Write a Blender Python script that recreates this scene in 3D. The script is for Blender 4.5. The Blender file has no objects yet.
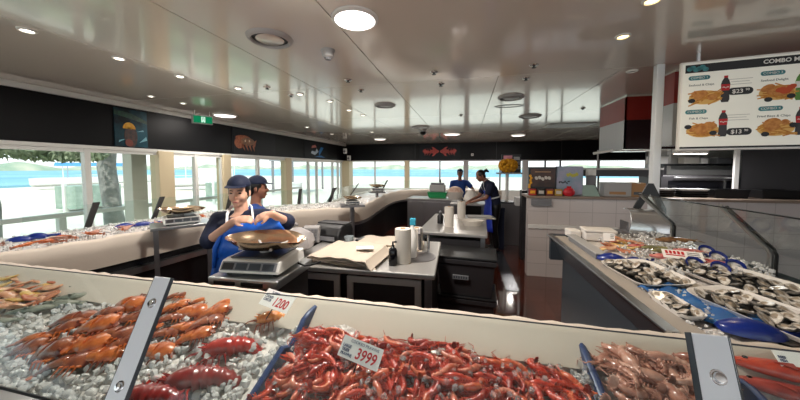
import bpy, bmesh, math, random
from mathutils import Vector, Matrix, Euler
S = bpy.context.scene
C = S.collection
R = math.radians
PI = math.pi
rng = random.Random(7)

# ------------------------------------------------------------------ camera
CAM_F, CAM_CY, CAM_H = 290.0, 183.2, 1.65
CAM_PITCH, CAM_YAW = R(3.0), R(12.8)
cam_data = bpy.data.cameras.new('camera')
cam_data.sensor_width = 36.0
cam_data.lens = CAM_F / 800 * 36
cam_data.shift_y = -(200 - CAM_CY) / 800
cam_data.clip_start = 0.02
cam_data.clip_end = 3000
cam = bpy.data.objects.new('camera', cam_data)
C.objects.link(cam)
cam.location = (0, 0, CAM_H)
cam.rotation_euler = (R(90) - CAM_PITCH, 0, CAM_YAW)
S.camera = cam

# ------------------------------------------------------------------ world, sun, exposure
S.view_settings.view_transform = 'Standard'
S.view_settings.look = 'None'
S.view_settings.gamma = 1.0
S.view_settings.use_curve_mapping = False
S.view_settings.exposure = 0.42
world = bpy.data.worlds.new('world')
S.world = world
world.use_nodes = True
wn, wl = world.node_tree.nodes, world.node_tree.links
wn.clear()
w_out = wn.new('ShaderNodeOutputWorld')
w_bg = wn.new('ShaderNodeBackground')
w_tc = wn.new('ShaderNodeTexCoord')
w_sx = wn.new('ShaderNodeSeparateXYZ')
w_rp = wn.new('ShaderNodeValToRGB')
w_rp.color_ramp.elements[0].position = 0.0
w_rp.color_ramp.elements[0].color = (0.97, 0.99, 1.0, 1)
w_rp.color_ramp.elements[1].position = 0.6
w_rp.color_ramp.elements[1].color = (0.50, 0.72, 0.96, 1)
w_mid = w_rp.color_ramp.elements.new(0.13)
w_mid.color = (0.80, 0.91, 1.0, 1)
w_ns = wn.new('ShaderNodeTexNoise')
w_ns.inputs['Scale'].default_value = 2.4
w_ns.inputs['Detail'].default_value = 6
w_mp = wn.new('ShaderNodeMapping')
w_mp.inputs['Scale'].default_value = (1, 1, 4)
w_cr = wn.new('ShaderNodeValToRGB')
w_cr.color_ramp.elements[0].position = 0.45
w_cr.color_ramp.elements[1].position = 0.68
w_mx = wn.new('ShaderNodeMixRGB')
w_mx.inputs['Color2'].default_value = (1, 1, 1, 1)
wl.new(w_tc.outputs['Generated'], w_sx.inputs[0])
wl.new(w_sx.outputs['Z'], w_rp.inputs[0])
wl.new(w_tc.outputs['Generated'], w_mp.inputs[0])
wl.new(w_mp.outputs[0], w_ns.inputs['Vector'])
wl.new(w_ns.outputs['Fac'], w_cr.inputs[0])
wl.new(w_cr.outputs[0], w_mx.inputs['Fac'])
wl.new(w_rp.outputs[0], w_mx.inputs['Color1'])
wl.new(w_mx.outputs[0], w_bg.inputs['Color'])
w_bg.inputs['Strength'].default_value = 1.25
wl.new(w_bg.outputs[0], w_out.inputs[0])

sun_data = bpy.data.lights.new('sun', 'SUN')
sun_data.energy = 2.6
sun_data.angle = R(1.0)
sun_data.color = (1.0, 0.96, 0.9)
sun = bpy.data.objects.new('sun', sun_data)
C.objects.link(sun)
sun.rotation_euler = Vector((-0.35, 0.45, -0.85)).to_track_quat('-Z', 'Y').to_euler()

# ------------------------------------------------------------------ picture measurements -> world points
def ray(px, py):
    x = (px - 400) / CAM_F
    u = -(py - CAM_CY) / CAM_F
    f2 = math.cos(CAM_PITCH) + u * math.sin(CAM_PITCH)
    u2 = -math.sin(CAM_PITCH) + u * math.cos(CAM_PITCH)
    return Vector((x * math.cos(CAM_YAW) - f2 * math.sin(CAM_YAW), x * math.sin(CAM_YAW) + f2 * math.cos(CAM_YAW), u2))
CAMP = Vector((0, 0, CAM_H))
def pz(px, py, z):
    d = ray(px, py)
    return CAMP + d * ((z - CAM_H) / d.z)
def py_(px, py, y):
    d = ray(px, py)
    return CAMP + d * (y / d.y)
def pd(px, py, dist):
    return CAMP + ray(px, py) * dist

# ------------------------------------------------------------------ mesh helpers
class MB:
    def __init__(self):
        self.v, self.f, self.m, self.cur = [], [], [], 0
    def add(self, vs, fs, mi=None):
        b = len(self.v)
        self.v.extend(Vector(p) for p in vs)
        for f in fs:
            self.f.append(tuple(i + b for i in f))
            self.m.append(self.cur if mi is None else mi)
        return self
    def box(self, x0, x1, y0, y1, z0, z1, mat=None):
        vs = [Vector((x, y, z)) for z in (z0, z1) for y in (y0, y1) for x in (x0, x1)]
        if mat is not None:
            vs = [mat @ p for p in vs]
        return self.add(vs, [(0, 2, 3, 1), (4, 5, 7, 6), (0, 1, 5, 4), (2, 6, 7, 3), (0, 4, 6, 2), (1, 3, 7, 5)])
    def prism(self, poly, z0, z1):
        n = len(poly)
        vs = [(p[0], p[1], z0) for p in poly] + [(p[0], p[1], z1) for p in poly]
        fs = [tuple(range(n))[::-1], tuple(range(n, 2 * n))] + [(i, (i + 1) % n, n + (i + 1) % n, n + i) for i in range(n)]
        return self.add(vs, fs)
    def slab(self, pts, vec):
        n = len(pts)
        vec = Vector(vec)
        vs = [Vector(p) for p in pts] + [Vector(p) + vec for p in pts]
        fs = [tuple(range(n))[::-1], tuple(range(n, 2 * n))] + [(i, (i + 1) % n, n + (i + 1) % n, n + i) for i in range(n)]
        return self.add(vs, fs)
    def loft(self, rings, cap=True, closed=True):
        n = len(rings[0])
        vs = [p for r in rings for p in r]
        fs = []
        for k in range(len(rings) - 1):
            for i in range(n if closed else n - 1):
                j = (i + 1) % n
                fs.append((k * n + i, k * n + j, (k + 1) * n + j, (k + 1) * n + i))
        if cap and closed:
            fs.append(tuple(range(n))[::-1])
            fs.append(tuple(range((len(rings) - 1) * n, len(rings) * n)))
        return self.add(vs, fs)
    def tube(self, pts, rad, n=8, flat=1.0, up=None):
        pts = [Vector(p) for p in pts]
        if not hasattr(rad, '__len__'):
            rad = [rad] * len(pts)
        rings, pu = [], (Vector(up) if up else None)
        for k, p in enumerate(pts):
            a = pts[max(0, k - 1)]
            b = pts[min(len(pts) - 1, k + 1)]
            t = (b - a).normalized() if (b - a).length > 1e-9 else Vector((0, 0, 1))
            if pu is None:
                pu = Vector((0, 0, 1)) if abs(t.z) < 0.9 else Vector((1, 0, 0))
            s = t.cross(pu)
            if s.length < 1e-6:
                s = t.cross(Vector((0.3, 1, 0.2)))
            s.normalize()
            u = s.cross(t).normalized()
            if up is None:
                pu = u
            rings.append([p + s * (rad[k] * math.cos(2 * PI * i / n)) + u * (rad[k] * flat * math.sin(2 * PI * i / n)) for i in range(n)])
        return self.loft(rings)
    def lathe(self, prof, c=(0, 0, 0), n=24, sx=1.0, sy=1.0, ring=False):
        if ring: prof = list(prof) + [prof[0]]
        rings = [[Vector((c[0] + r * sx * math.cos(2 * PI * i / n), c[1] + r * sy * math.sin(2 * PI * i / n), c[2] + z)) for i in range(n)] for r, z in prof]
        return self.loft(rings, cap=not ring)
    def ell(self, c, r, rot=None, n=10, m=7):
        c = Vector(c)
        if not hasattr(r, '__len__'):
            r = (r, r, r)
        rings = []
        for k in range(1, m):
            th = PI * k / m
            ring = []
            for i in range(n):
                ph = 2 * PI * i / n
                p = Vector((r[0] * math.sin(th) * math.cos(ph), r[1] * math.sin(th) * math.sin(ph), -r[2] * math.cos(th)))
                ring.append(c + (rot @ p if rot is not None else p))
            rings.append(ring)
        b = len(self.v)
        self.loft(rings, cap=False)
        lo = Vector((0, 0, -r[2])); hi = Vector((0, 0, r[2]))
        if rot is not None:
            lo = rot @ lo; hi = rot @ hi
        self.v.extend([c + lo, c + hi])
        i0, i1 = len(self.v) - 2, len(self.v) - 1
        last = b + (m - 2) * n
        for i in range(n):
            self.f.append((i0, b + (i + 1) % n, b + i)); self.m.append(self.cur)
            self.f.append((i1, last + i, last + (i + 1) % n)); self.m.append(self.cur)
        return self
    def disc(self, c, r, n=24, axis='z', h=0.004):
        return self.lathe([(r, 0), (r, h)], c, n)
    def mesh(self, name, mats, smooth=None, recalc=True):
        me = bpy.data.meshes.new(name)
        me.from_pydata([tuple(p) for p in self.v], [], self.f)
        if not isinstance(mats, (list, tuple)):
            mats = [mats]
        for m in mats:
            me.materials.append(m)
        me.polygons.foreach_set('material_index', self.m)
        if recalc:
            bm = bmesh.new(); bm.from_mesh(me)
            bmesh.ops.recalc_face_normals(bm, faces=bm.faces)
            bm.to_mesh(me); bm.free()
        if smooth is not None:
            me.shade_smooth()
            me.set_sharp_from_angle(angle=R(smooth))
        me.update()
        return me
    def build(self, name, mats, parent=None, smooth=None, bevel=0, recalc=True, seg=2):
        o = bpy.data.objects.new(name, self.mesh(name, mats, smooth, recalc))
        C.objects.link(o)
        if parent is not None:
            o.parent = parent
        if bevel:
            md = o.modifiers.new('bevel', 'BEVEL')
            md.width = bevel; md.segments = seg; md.limit_method = 'ANGLE'; md.angle_limit = R(40)
        return o

def tag(o, label, cat, group=None, kind=None):
    o['label'] = label
    o['category'] = cat
    if group: o['group'] = group
    if kind: o['kind'] = kind
    return o
def struct(o):
    o['kind'] = 'structure'
    return o
def thing(name, label, cat, loc=(0, 0, 0), rz=0.0, group=None):
    o = bpy.data.objects.new(name, None)
    o.empty_display_size = 0.05
    C.objects.link(o)
    o.location = loc
    o.rotation_euler = (0, 0, rz)
    return tag(o, label, cat, group)
KIDS = {}
def kids(o):
    return [c for c in C.objects if c.parent is o] if o.name not in KIDS else KIDS[o.name]
def dup(src, loc=None, rot=None, label=None, group=None, scale=None, children=None):
    r = src.copy(); C.objects.link(r)
    if loc is not None: r.location = loc
    if rot is not None: r.rotation_euler = rot
    if scale is not None: r.scale = (scale,) * 3 if not hasattr(scale, '__len__') else scale
    if label: r['label'] = label
    if group: r['group'] = group
    for ch in (children if children is not None else list(src.children)):
        c = ch.copy(); C.objects.link(c); c.parent = r
        for g in ch.children:
            d = g.copy(); C.objects.link(d); d.parent = c
    return r
def text(body, size, loc, rot, mat, parent=None, name='lettering', extrude=0.0006, align='LEFT', shear=0.0, bold=0.0, sx=1.0):
    cu = bpy.data.curves.new(name, 'FONT')
    cu.body = body; cu.size = size; cu.extrude = extrude; cu.align_x = align; cu.align_y = 'CENTER'; cu.shear = shear; cu.offset = bold
    cu.resolution_u = 3
    cu.materials.append(mat)
    o = bpy.data.objects.new(name, cu)
    C.objects.link(o)
    o.location = loc; o.rotation_euler = rot; o.scale = (sx, 1, 1)
    dg = bpy.context.evaluated_depsgraph_get()
    me = bpy.data.meshes.new_from_object(o.evaluated_get(dg))
    bpy.data.objects.remove(o)
    m = bpy.data.objects.new(name, me)
    C.objects.link(m)
    m.location = loc; m.rotation_euler = rot; m.scale = (sx, 1, 1)
    if parent is not None: m.parent = parent
    return m

# ------------------------------------------------------------------ materials
def lin(h):
    h = h.lstrip('#')
    c = [int(h[i:i + 2], 16) / 255 for i in (0, 2, 4)]
    return tuple(x / 12.92 if x <= 0.04045 else ((x + 0.055) / 1.055) ** 2.4 for x in c) + (1,)
def mat(name, col, rough=0.5, metal=0.0, col2=None, scale=8.0, bump=0.0, bscale=None, coat=0.0, trans=0.0, spec=0.5, emit=None, estr=0.0, detail=4.0, stretch=None, ior=1.45, lo=0.35, hi=0.65, sub=0.0, crough=0.1):
    m = bpy.data.materials.new(name)
    m.use_nodes = True
    nt = m.node_tree; nd = nt.nodes; lk = nt.links
    b = nd['Principled BSDF']
    c1 = lin(col) if isinstance(col, str) else col
    b.inputs['Base Color'].default_value = c1
    b.inputs['Roughness'].default_value = rough
    b.inputs['Metallic'].default_value = metal
    b.inputs['IOR'].default_value = ior
    b.inputs['Specular IOR Level'].default_value = spec
    b.inputs['Coat Weight'].default_value = coat
    b.inputs['Coat Roughness'].default_value = crough
    b.inputs['Transmission Weight'].default_value = trans
    if sub:
        b.inputs['Subsurface Weight'].default_value = sub
        b.inputs['Subsurface Radius'].default_value = (0.02, 0.012, 0.01)
    if emit:
        b.inputs['Emission Color'].default_value = lin(emit)
        b.inputs['Emission Strength'].default_value = estr
    if col2 or bump:
        tc = nd.new('ShaderNodeTexCoord')
        mp = nd.new('ShaderNodeMapping')
        if stretch: mp.inputs['Scale'].default_value = stretch
        lk.new(tc.outputs['Object'], mp.inputs[0])
        ns = nd.new('ShaderNodeTexNoise')
        ns.inputs['Scale'].default_value = scale
        ns.inputs['Detail'].default_value = detail
        lk.new(mp.outputs[0], ns.inputs['Vector'])
        if col2:
            rp = nd.new('ShaderNodeValToRGB')
            rp.color_ramp.elements[0].position = lo
            rp.color_ramp.elements[1].position = hi
            rp.color_ramp.elements[0].color = c1
            rp.color_ramp.elements[1].color = lin(col2)
            lk.new(ns.outputs['Fac'], rp.inputs[0])
            lk.new(rp.outputs[0], b.inputs['Base Color'])
        if bump:
            n2 = ns
            if bscale:
                n2 = nd.new('ShaderNodeTexNoise')
                n2.inputs['Scale'].default_value = bscale
                n2.inputs['Detail'].default_value = 3
                lk.new(mp.outputs[0], n2.inputs['Vector'])
            bp = nd.new('ShaderNodeBump')
            bp.inputs['Strength'].default_value = bump
            bp.inputs['Distance'].default_value = 0.01
            lk.new(n2.outputs['Fac'], bp.inputs['Height'])
            lk.new(bp.outputs[0], b.inputs['Normal'])
    return m
def glass_mat(name, tint=(1, 1, 1, 1), refl=1.0, rough=0.0, haze=0.0):
    m = bpy.data.materials.new(name)
    m.use_nodes = True
    nt = m.node_tree; nd = nt.nodes; lk = nt.links
    nd.clear()
    out = nd.new('ShaderNodeOutputMaterial')
    tr = nd.new('ShaderNodeBsdfTransparent'); tr.inputs[0].default_value = tint
    gl = nd.new('ShaderNodeBsdfGlossy'); gl.inputs['Roughness'].default_value = rough
    lw = nd.new('ShaderNodeLayerWeight'); lw.inputs[0].default_value = 0.5
    pw = nd.new('ShaderNodeMath'); pw.operation = 'POWER'; pw.inputs[1].default_value = 5.0
    mu = nd.new('ShaderNodeMath'); mu.operation = 'MULTIPLY_ADD'; mu.inputs[1].default_value = 0.7 * refl; mu.inputs[2].default_value = 0.025 * refl
    lk.new(lw.outputs['Facing'], pw.inputs[0])
    mx = nd.new('ShaderNodeMixShader')
    lk.new(pw.outputs[0], mu.inputs[0])
    lk.new(mu.outputs[0], mx.inputs[0]); lk.new(tr.outputs[0], mx.inputs[1]); lk.new(gl.outputs[0], mx.inputs[2])
    last = mx
    if haze:
        df = nd.new('ShaderNodeBsdfDiffuse'); df.inputs[0].default_value = (0.9, 0.9, 0.9, 1)
        m2 = nd.new('ShaderNodeMixShader'); m2.inputs[0].default_value = haze
        lk.new(mx.outputs[0], m2.inputs[1]); lk.new(df.outputs[0], m2.inputs[2])
        last = m2
    lk.new(last.outputs[0], out.inputs[0])
    return m
def tile_mat(name, c1, c2, mortar, sx, sy, rough, bump=0.15, axis='XY', offset=0.0, coat=0.0):
    m = bpy.data.materials.new(name)
    m.use_nodes = True
    nt = m.node_tree; nd = nt.nodes; lk = nt.links
    b = nd['Principled BSDF']
    tc = nd.new('ShaderNodeTexCoord')
    mp = nd.new('ShaderNodeMapping')
    if axis == 'XZ': mp.inputs['Rotation'].default_value = (R(90), 0, 0)
    lk.new(tc.outputs['Object'], mp.inputs[0])
    br = nd.new('ShaderNodeTexBrick')
    br.offset = offset
    br.inputs['Scale'].default_value = 1.0
    br.inputs['Brick Width'].default_value = sx
    br.inputs['Row Height'].default_value = sy
    br.inputs['Mortar Size'].default_value = 0.004
    br.inputs['Color1'].default_value = lin(c1)
    br.inputs['Color2'].default_value = lin(c2)
    br.inputs['Mortar'].default_value = lin(mortar)
    lk.new(mp.outputs[0], br.inputs['Vector'])
    lk.new(br.outputs['Color'], b.inputs['Base Color'])
    b.inputs['Roughness'].default_value = rough
    b.inputs['Coat Weight'].default_value = coat
    bp = nd.new('ShaderNodeBump'); bp.invert = True
    bp.inputs['Strength'].default_value = bump; bp.inputs['Distance'].default_value = 0.004
    lk.new(br.outputs['Fac'], bp.inputs['Height'])
    lk.new(bp.outputs[0], b.inputs['Normal'])
    return m

M = {}
M['ceiling'] = mat('ceiling_panel', '#d6cdc2', 0.16, coat=0.6, spec=0.7, crough=0.06, bump=0.012, scale=1.2)
M['seam'] = mat('seam_dark', '#4a4540', 0.6)
M['fascia'] = mat('satin_black', '#08080b', 0.45, spec=0.22)
M['fascia_joint'] = mat('joint_black', '#020203', 0.5)
M['white_frame'] = mat('white_frame', '#d9d8d2', 0.4)
M['cream'] = mat('cream_pillar', '#cdbd9c', 0.5)
M['floor'] = tile_mat('wet_red_tile', '#54261a', '#622f20', '#33201a', 0.2, 0.2, 0.09, 0.08, coat=0.5)
M['white_tile'] = tile_mat('white_wall_tile', '#d2c8c4', '#ccc2be', '#b6aca7', 0.3, 0.2, 0.25, 0.3, 'XZ')
M['glass'] = glass_mat('window_glass', (0.96, 0.99, 0.98, 1), 1.0)
M['guard_glass'] = glass_mat('guard_glass', (0.93, 0.97, 0.96, 1), 1.0)
M['teal_glass'] = glass_mat('teal_glass', (0.70, 0.92, 0.90, 1), 1.0, haze=0.06)
M['glint_steel'] = mat('floor_glint_steel', '#5c6068', 0.25, 0.6)  # grey metal that stands in for window glare on the floor
M['steel'] = mat('brushed_steel', '#b9babb', 0.28, 0.95, bump=0.05, scale=60, stretch=(1, 30, 1))
M['steel_light'] = mat('satin_steel_strap', '#e4e8ec', 0.4, 0.0)
M['steel_dark'] = mat('dull_steel', '#8e8b8c', 0.35, 0.85)
M['chrome'] = mat('chrome', '#d8d8d8', 0.08, 1.0)
M['bench_top'] = mat('bench_steel', '#bdbab6', 0.3, 0.7, bump=0.04, scale=40)
M['black'] = mat('black_plastic', '#0d0d0f', 0.4)
M['black_gloss'] = mat('black_gloss', '#0c0c10', 0.15)
M['char'] = mat('charcoal_panel', '#2c2a2c', 0.4)
M['slate'] = mat('slate_panel', '#3a4046', 0.3)
M['grey'] = mat('grey_plastic', '#77777a', 0.5)
M['lgrey'] = mat('light_grey', '#a8a6a4', 0.5)
M['white'] = mat('white_plastic', '#e6e3de', 0.45)
M['cloth'] = mat('cream_cloth', '#cdc1b3', 0.85, bump=0.25, scale=6, bscale=9)
M['foam'] = mat('white_foam', '#e0dad3', 0.8)
M['ice_bed'] = mat('crushed_ice', '#e6e0da', 0.25, col2='#cfc8c2', scale=30, bump=0.8, bscale=55, coat=0.4)
M['ice'] = mat('ice_cube', '#fbfaf8', 0.09, trans=0.54, ior=1.22, spec=0.65)
M['ice_clear'] = mat('clear_ice', '#ffffff', 0.06, trans=0.85, ior=1.2, spec=0.6)
M['blue_board'] = mat('blue_board', '#15305f', 0.35)
M['blue'] = mat('blue_plastic', '#0e2878', 0.3, coat=0.3)
M['navy'] = mat('navy_cloth', '#0e1630', 0.8, bump=0.2, scale=14)
M['apron'] = mat('blue_apron', '#1860c8', 0.5, bump=0.3, scale=9, coat=0.2)
M['strap_white'] = mat('white_strap', '#dcdcdc', 0.7)
M['skin'] = mat('skin', '#c99c84', 0.5, sub=0.15)
M['skin2'] = mat('skin_tan', '#8a5c48', 0.5)
M['hair'] = mat('black_hair', '#0e0b0a', 0.4)
M['lips'] = mat('lips', '#9c5650', 0.5)
M['eye'] = mat('dark_eye', '#120c0a', 0.2)
M['cap'] = mat('navy_cap', '#0d1833', 0.75)
M['red_band'] = mat('red_panel', '#8e2620', 0.3)
M['pale_panel'] = mat('pale_panel', '#b9bcbd', 0.25)
M['maroon'] = mat('dark_maroon', '#2a1a1e', 0.25)
M['wrap'] = mat('wrap_paper', '#b5a898', 0.8, bump=0.2, scale=6)
M['paper'] = mat('paper', '#c2bbb1', 0.8, bump=0.15, scale=5)
M['print_black'] = mat('print_black', '#0a0a0c', 0.4)
M['ink'] = mat('ink_blue', '#23305c', 0.6)
M['ink_red'] = mat('ink_red', '#c01722', 0.5)
M['card'] = mat('price_card', '#f0ebe6', 0.5)
M['gold'] = mat('yellow_flower', '#e8a81e', 0.6, col2='#c8860e', scale=20)
M['kraft'] = mat('cardboard', '#a9825c', 0.8)
M['green_tub'] = mat('green_tub', '#1b8a50', 0.4)
M['pan'] = mat('scale_pan', '#cfb79a', 0.16, 0.95)
def emitter(name, col, st):
    m = bpy.data.materials.new(name); m.use_nodes = True
    nt = m.node_tree; nt.nodes.clear()
    o = nt.nodes.new('ShaderNodeOutputMaterial'); e = nt.nodes.new('ShaderNodeEmission')
    e.inputs[0].default_value = lin(col); e.inputs[1].default_value = st
    nt.links.new(e.outputs[0], o.inputs[0])
    return m
M['lamp'] = emitter('lamp_white', '#fff4e4', 6.0)
M['lamp_big'] = emitter('lamp_big', '#fff2ee', 2.5)
M['lamp_warm'] = emitter('lamp_warm', '#ffd890', 7.0)
# ================================================================== SETTING
CEIL = 2.7
XL, XR, YB, YF = -5.4, 6.4, 12.4, -4.0
o = struct(MB().box(XL - .3, XR + .3, YF, YB + .3, -0.12, 0).build('floor', M['floor']))
# ceiling panels with seams
cb = MB()
xs = [XL - .3, -4.5 + 1.35, -1.95, -0.93, 0.35, 1.6, 2.85, 4.1, XR + .3]
ys = [YF, -1.5, 1.0 - .0, 3.55, 6.0, 8.5, 11.0, YB + .3]
g = 0.004
rows = list(zip(ys[:-1], ys[1:]))
for (y0, y1) in rows:
    far = y0 > 3.5
    use = xs if far else [XL - .3, -3.15, -1.95, -0.93, XR + .3]
    for x0, x1 in zip(use[:-1], use[1:]):
        cb.box(x0 + g, x1 - g, y0 + g, y1 - g, CEIL, CEIL + .03)
cb.cur = 1
cb.box(XL - .3, XR + .3, YF, YB + .3, CEIL + .035, CEIL + .2)
struct(cb.build('ceiling', [M['ceiling'], M['seam']]))
M['roof'] = mat('roof_sheet', '#c8c4ba', 0.7)
struct(MB().box(XL - 1.6, XR + .5, YF - .2, YB + 1.4, CEIL + .22, CEIL + .34).build('roof_slab', M['roof']))

# fascia over the windows
fb = MB()
fb.box(XL - .02, XL + .02, YF, YB, 1.98, CEIL)
fb.cur = 1
for y in (1.2, 5.83, 8.92, 11.6):
    fb.box(XL + .02, XL + .032, y - .012, y + .012, 1.98, CEIL - .05)
struct(fb.build('wall_left', [M['fascia'], M['fascia_joint']]))
struct(MB().box(XL + .0, XL + .07, YF, YB, CEIL - .07, CEIL).build('trim_1', M['white_frame'], bevel=.006))
struct(MB().box(XL, XL + .06, YF, YB - .05, 1.93, 1.98).build('trim_2', M['white_frame']))
fb = MB()
fb.box(XL, XR, YB - .02, YB + .02, 1.97, CEIL)
fb.cur = 1
for x in (-2.15, 1.2, 3.6):
    fb.box(x - .012, x + .012, YB - .03, YB - .02, 1.97, CEIL - .02)
struct(fb.build('wall_back', [M['fascia'], M['fascia_joint']]))
struct(MB().box(XR, XR + .1, YF, YB, 0, CEIL).build('wall_right', mat('plaster_grey', '#8f8b88', 0.7)))

# windows of the left wall
wy = [YF, 0.4, 4.22, 5.6, 7.97, 12.05]
mull = {0: [-2.0], 1: [-0.9 + 2.0, 3.11], 2: [4.85], 3: [6.67], 4: [9.2, 9.78, 11.09, 11.6]}
for k in range(5):
    y0, y1 = wy[k], wy[k + 1]
    w = struct(MB().box(XL - .04, XL + .05, y0, y1, 0.0, 0.12).build('window_%d' % (k + 1), M['white_frame']))
    fr = MB()
    fr.box(XL - .03, XL + .04, y0, y1, 1.88, 1.93)
    for y in mull[k]:
        fr.box(XL - .03, XL + .05, y - .035, y + .035, .12, 1.93)
    for y in (y0 + .1, y1 - .1):
        fr.box(XL - .03, XL + .04, y - .03, y + .03, .12, 1.93)
    fr.build('window_frame', M['white_frame'], w)
    edges = [y0 + .1] + mull[k] + [y1 - .1]
    for a, b in zip(edges[:-1], edges[1:]):
        MB().box(XL - .004, XL + .004, a, b, .12, 1.9).build('pane', M['glass'], w)
for k, y in enumerate(wy[1:5]):
    wd = .14 if k != 2 else .11
    struct(MB().box(XL - .12, XL + .09, y - wd, y + wd, 0, 1.95).build('pillar_%d' % (k + 1), M['cream'], bevel=.01))
struct(MB().box(XL - .1, XL + .35, YB - .35, YB + .1, 0, 1.97).build('pillar_5', M['cream'], bevel=.01))
# windows of the back wall
wx = [XL + .35, -2.5, -0.0, 2.3, XR]
bm_ = {0: [-3.96], 1: [-1.08], 2: [1.35], 3: [3.03, 3.57, 4.9]}
for k in range(4):
    x0, x1 = wx[k], wx[k + 1]
    w = struct(MB().box(x0, x1, YB - .05, YB + .05, 0, .75).build('window_%d' % (k + 6), M['white_frame']))
    fr = MB()
    fr.box(x0, x1, YB - .03, YB + .03, 1.93, 1.98)
    for x in bm_[k]:
        fr.box(x - .03, x + .03, YB - .03, YB + .03, .75, 1.95)
    fr.build('window_frame', M['steel_dark'] if k else M['white_frame'], w)
    edges = [x0] + bm_[k] + [x1]
    for a, b in zip(edges[:-1], edges[1:]):
        MB().box(a, b, YB - .004, YB + .004, .75, 1.95).build('pane', M['glass'], w)
for k, x in enumerate(wx[1:4]):
    struct(MB().box(x - .1, x + .1, YB - .1, YB + .1, 0, 1.97).build('pillar_%d' % (k + 6), M['cream'] if k < 1 else M['lgrey'], bevel=.008))

# steel clad column by the menu board
struct(MB().box(1.875, 1.945, 3.49, 3.56, 0, CEIL).build('column_steel', M['steel_light'], bevel=.008))

# ------------------------------------------------------------------ kitchen bulkhead: red band over pale panels
kb = MB()
def face_x(mb, x, y0, y1, z0, z1, d=.02):
    mb.box(x - d, x, y0, y1, z0, z1)
kb.box(2.25, XR, 4.86, 5.65, 1.92, CEIL)
kb.box(2.17, XR, 3.72, 4.0, 1.9, CEIL)
kb.cur = 1
face_x(kb, 2.25, 4.84, 5.65, 2.34, 2.67); face_x(kb, 2.17, 3.70, 4.0, 2.34, 2.67)
kb.box(2.17, XR, 3.70, 3.72, 2.34, 2.67); kb.box(2.23, XR, 4.84, 4.86, 2.34, 2.67)
kb.cur = 2
face_x(kb, 2.25, 4.84, 5.65, 1.92, 2.34); face_x(kb, 2.17, 3.70, 4.0, 1.9, 2.34)
kb.box(2.17, XR, 3.70, 3.72, 1.9, 2.34)
kb.cur = 3
kb.box(2.23, XR, 4.84, 4.86, 1.92, 2.34)
struct(kb.build('wall_bulkhead', [M['ceiling'], M['red_band'], M['pale_panel'], M['maroon']]))

# white tiled half wall of the kitchen
struct(MB().box(0.93, XR, 4.7, 4.86, 0, 1.2).build('wall_tiled', M['white_tile']))
tb = MB()
tb.box(0.9, XR, 4.66, 5.1, 1.2, 1.235)
struct(tb.build('wall_cap', mat('wall_cap', '#8d7a6c', 0.35), bevel=.006))
lb = MB()
for i in range(24):
    x = .93 + i * .05
    lb.box(x, x + .05, 4.675, 4.70, .74 + rng.uniform(-.006, .006), .80)
struct(lb.build('trim_3', M['white'], bevel=.003))
struct(MB().box(3.6, XR, 6.2, 6.3, 0, CEIL).build('wall_kitchen', mat('kitchen_wall', '#c0bebb', 0.4)))

# ------------------------------------------------------------------ outside
M['sand'] = mat('pale_sand', '#e4dccb', 0.9, col2='#d8cfbc', scale=0.3)
M['water'] = mat('sea_water', '#6a9fb2', 0.6, col2='#86b4c2', scale=0.03, spec=0.2)
struct(MB().box(-120, 120, YB + .3, 70, -1.6, -0.5).add([(-120, -40, -.3), (XL - .3, -40, -.3), (XL - .3, YB + .3, -.3), (-120, YB + .3, -.3)], [(0, 1, 2, 3)]).build('ground', M['sand']))
struct(MB().box(-900, 900, 58, 700, -1.7, -1.2).box(-900, -48, -60, 58, -1.7, -.25).build('sea', M['water']))
M['far'] = mat('far_shore', '#8fa088', 0.9, col2='#b9b7a0', scale=0.05)
hb = MB()
prev = None
for side in range(2):
    pts = []
    for i in range(121):
        t = i / 120
        if side == 0:
            x, y = -520 + 1000 * t, 520
        else:
            x, y = -430, -200 + 720 * t
        h = 4.5 + 2.6 * math.sin(i * .31) + 1.8 * math.sin(i * .83 + 1) + rng.uniform(-.5, .5)
        pts.append((x, y, h))
    rings = []
    for x, y, h in pts:
        if side == 0:
            rings.append([(x, y, -2), (x, y + 10, h * .7), (x, y + 30, h), (x, y + 60, -2)])
        else:
            rings.append([(x, y, -2), (x - 10, y, h * .7), (x - 30, y, h), (x - 60, y, -2)])
    hb.loft([[Vector(p) for p in r] for r in rings])
struct(hb.build('far_shore_hills', M['far'], smooth=60))
# veranda: post, rail
struct(MB().box(-6.62, -6.38, 4.38, 4.66, -.3, CEIL).build('pillar_veranda', mat('veranda_white', '#d8d4c6', 0.6), bevel=.01))
def rail_run(name, label, x, y0, y1, z=0.8):
    t = thing(name, label, 'railing', (x, y0, -.3))
    L = y1 - y0
    n = max(2, int(L / 2.2))
    MB().box(-.045, .045, 0, L, z + .26, z + .34).build('top_rail', M['white_frame'], t, bevel=.01)
    MB().box(-.02, .02, 0, L, .36, .40).build('lower_rail', M['white_frame'], t)
    for i in range(n + 1):
        y = L * i / n
        MB().box(-.05, .05, y - .05, y + .05, 0, z + .26).build('post', M['white_frame'], t, bevel=.006)
    return t
rail_run('veranda_railing', 'white timber veranda railing outside the long row of windows', -7.1, -1.5, 11.5)
# lawn strip beyond the railing
struct(MB().box(-11, -7.4, -6, 12, -.3, -.285).build('lawn', mat('dry_lawn', '#9db08e', 0.9, col2='#b4bf9f', scale=2)))
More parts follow.
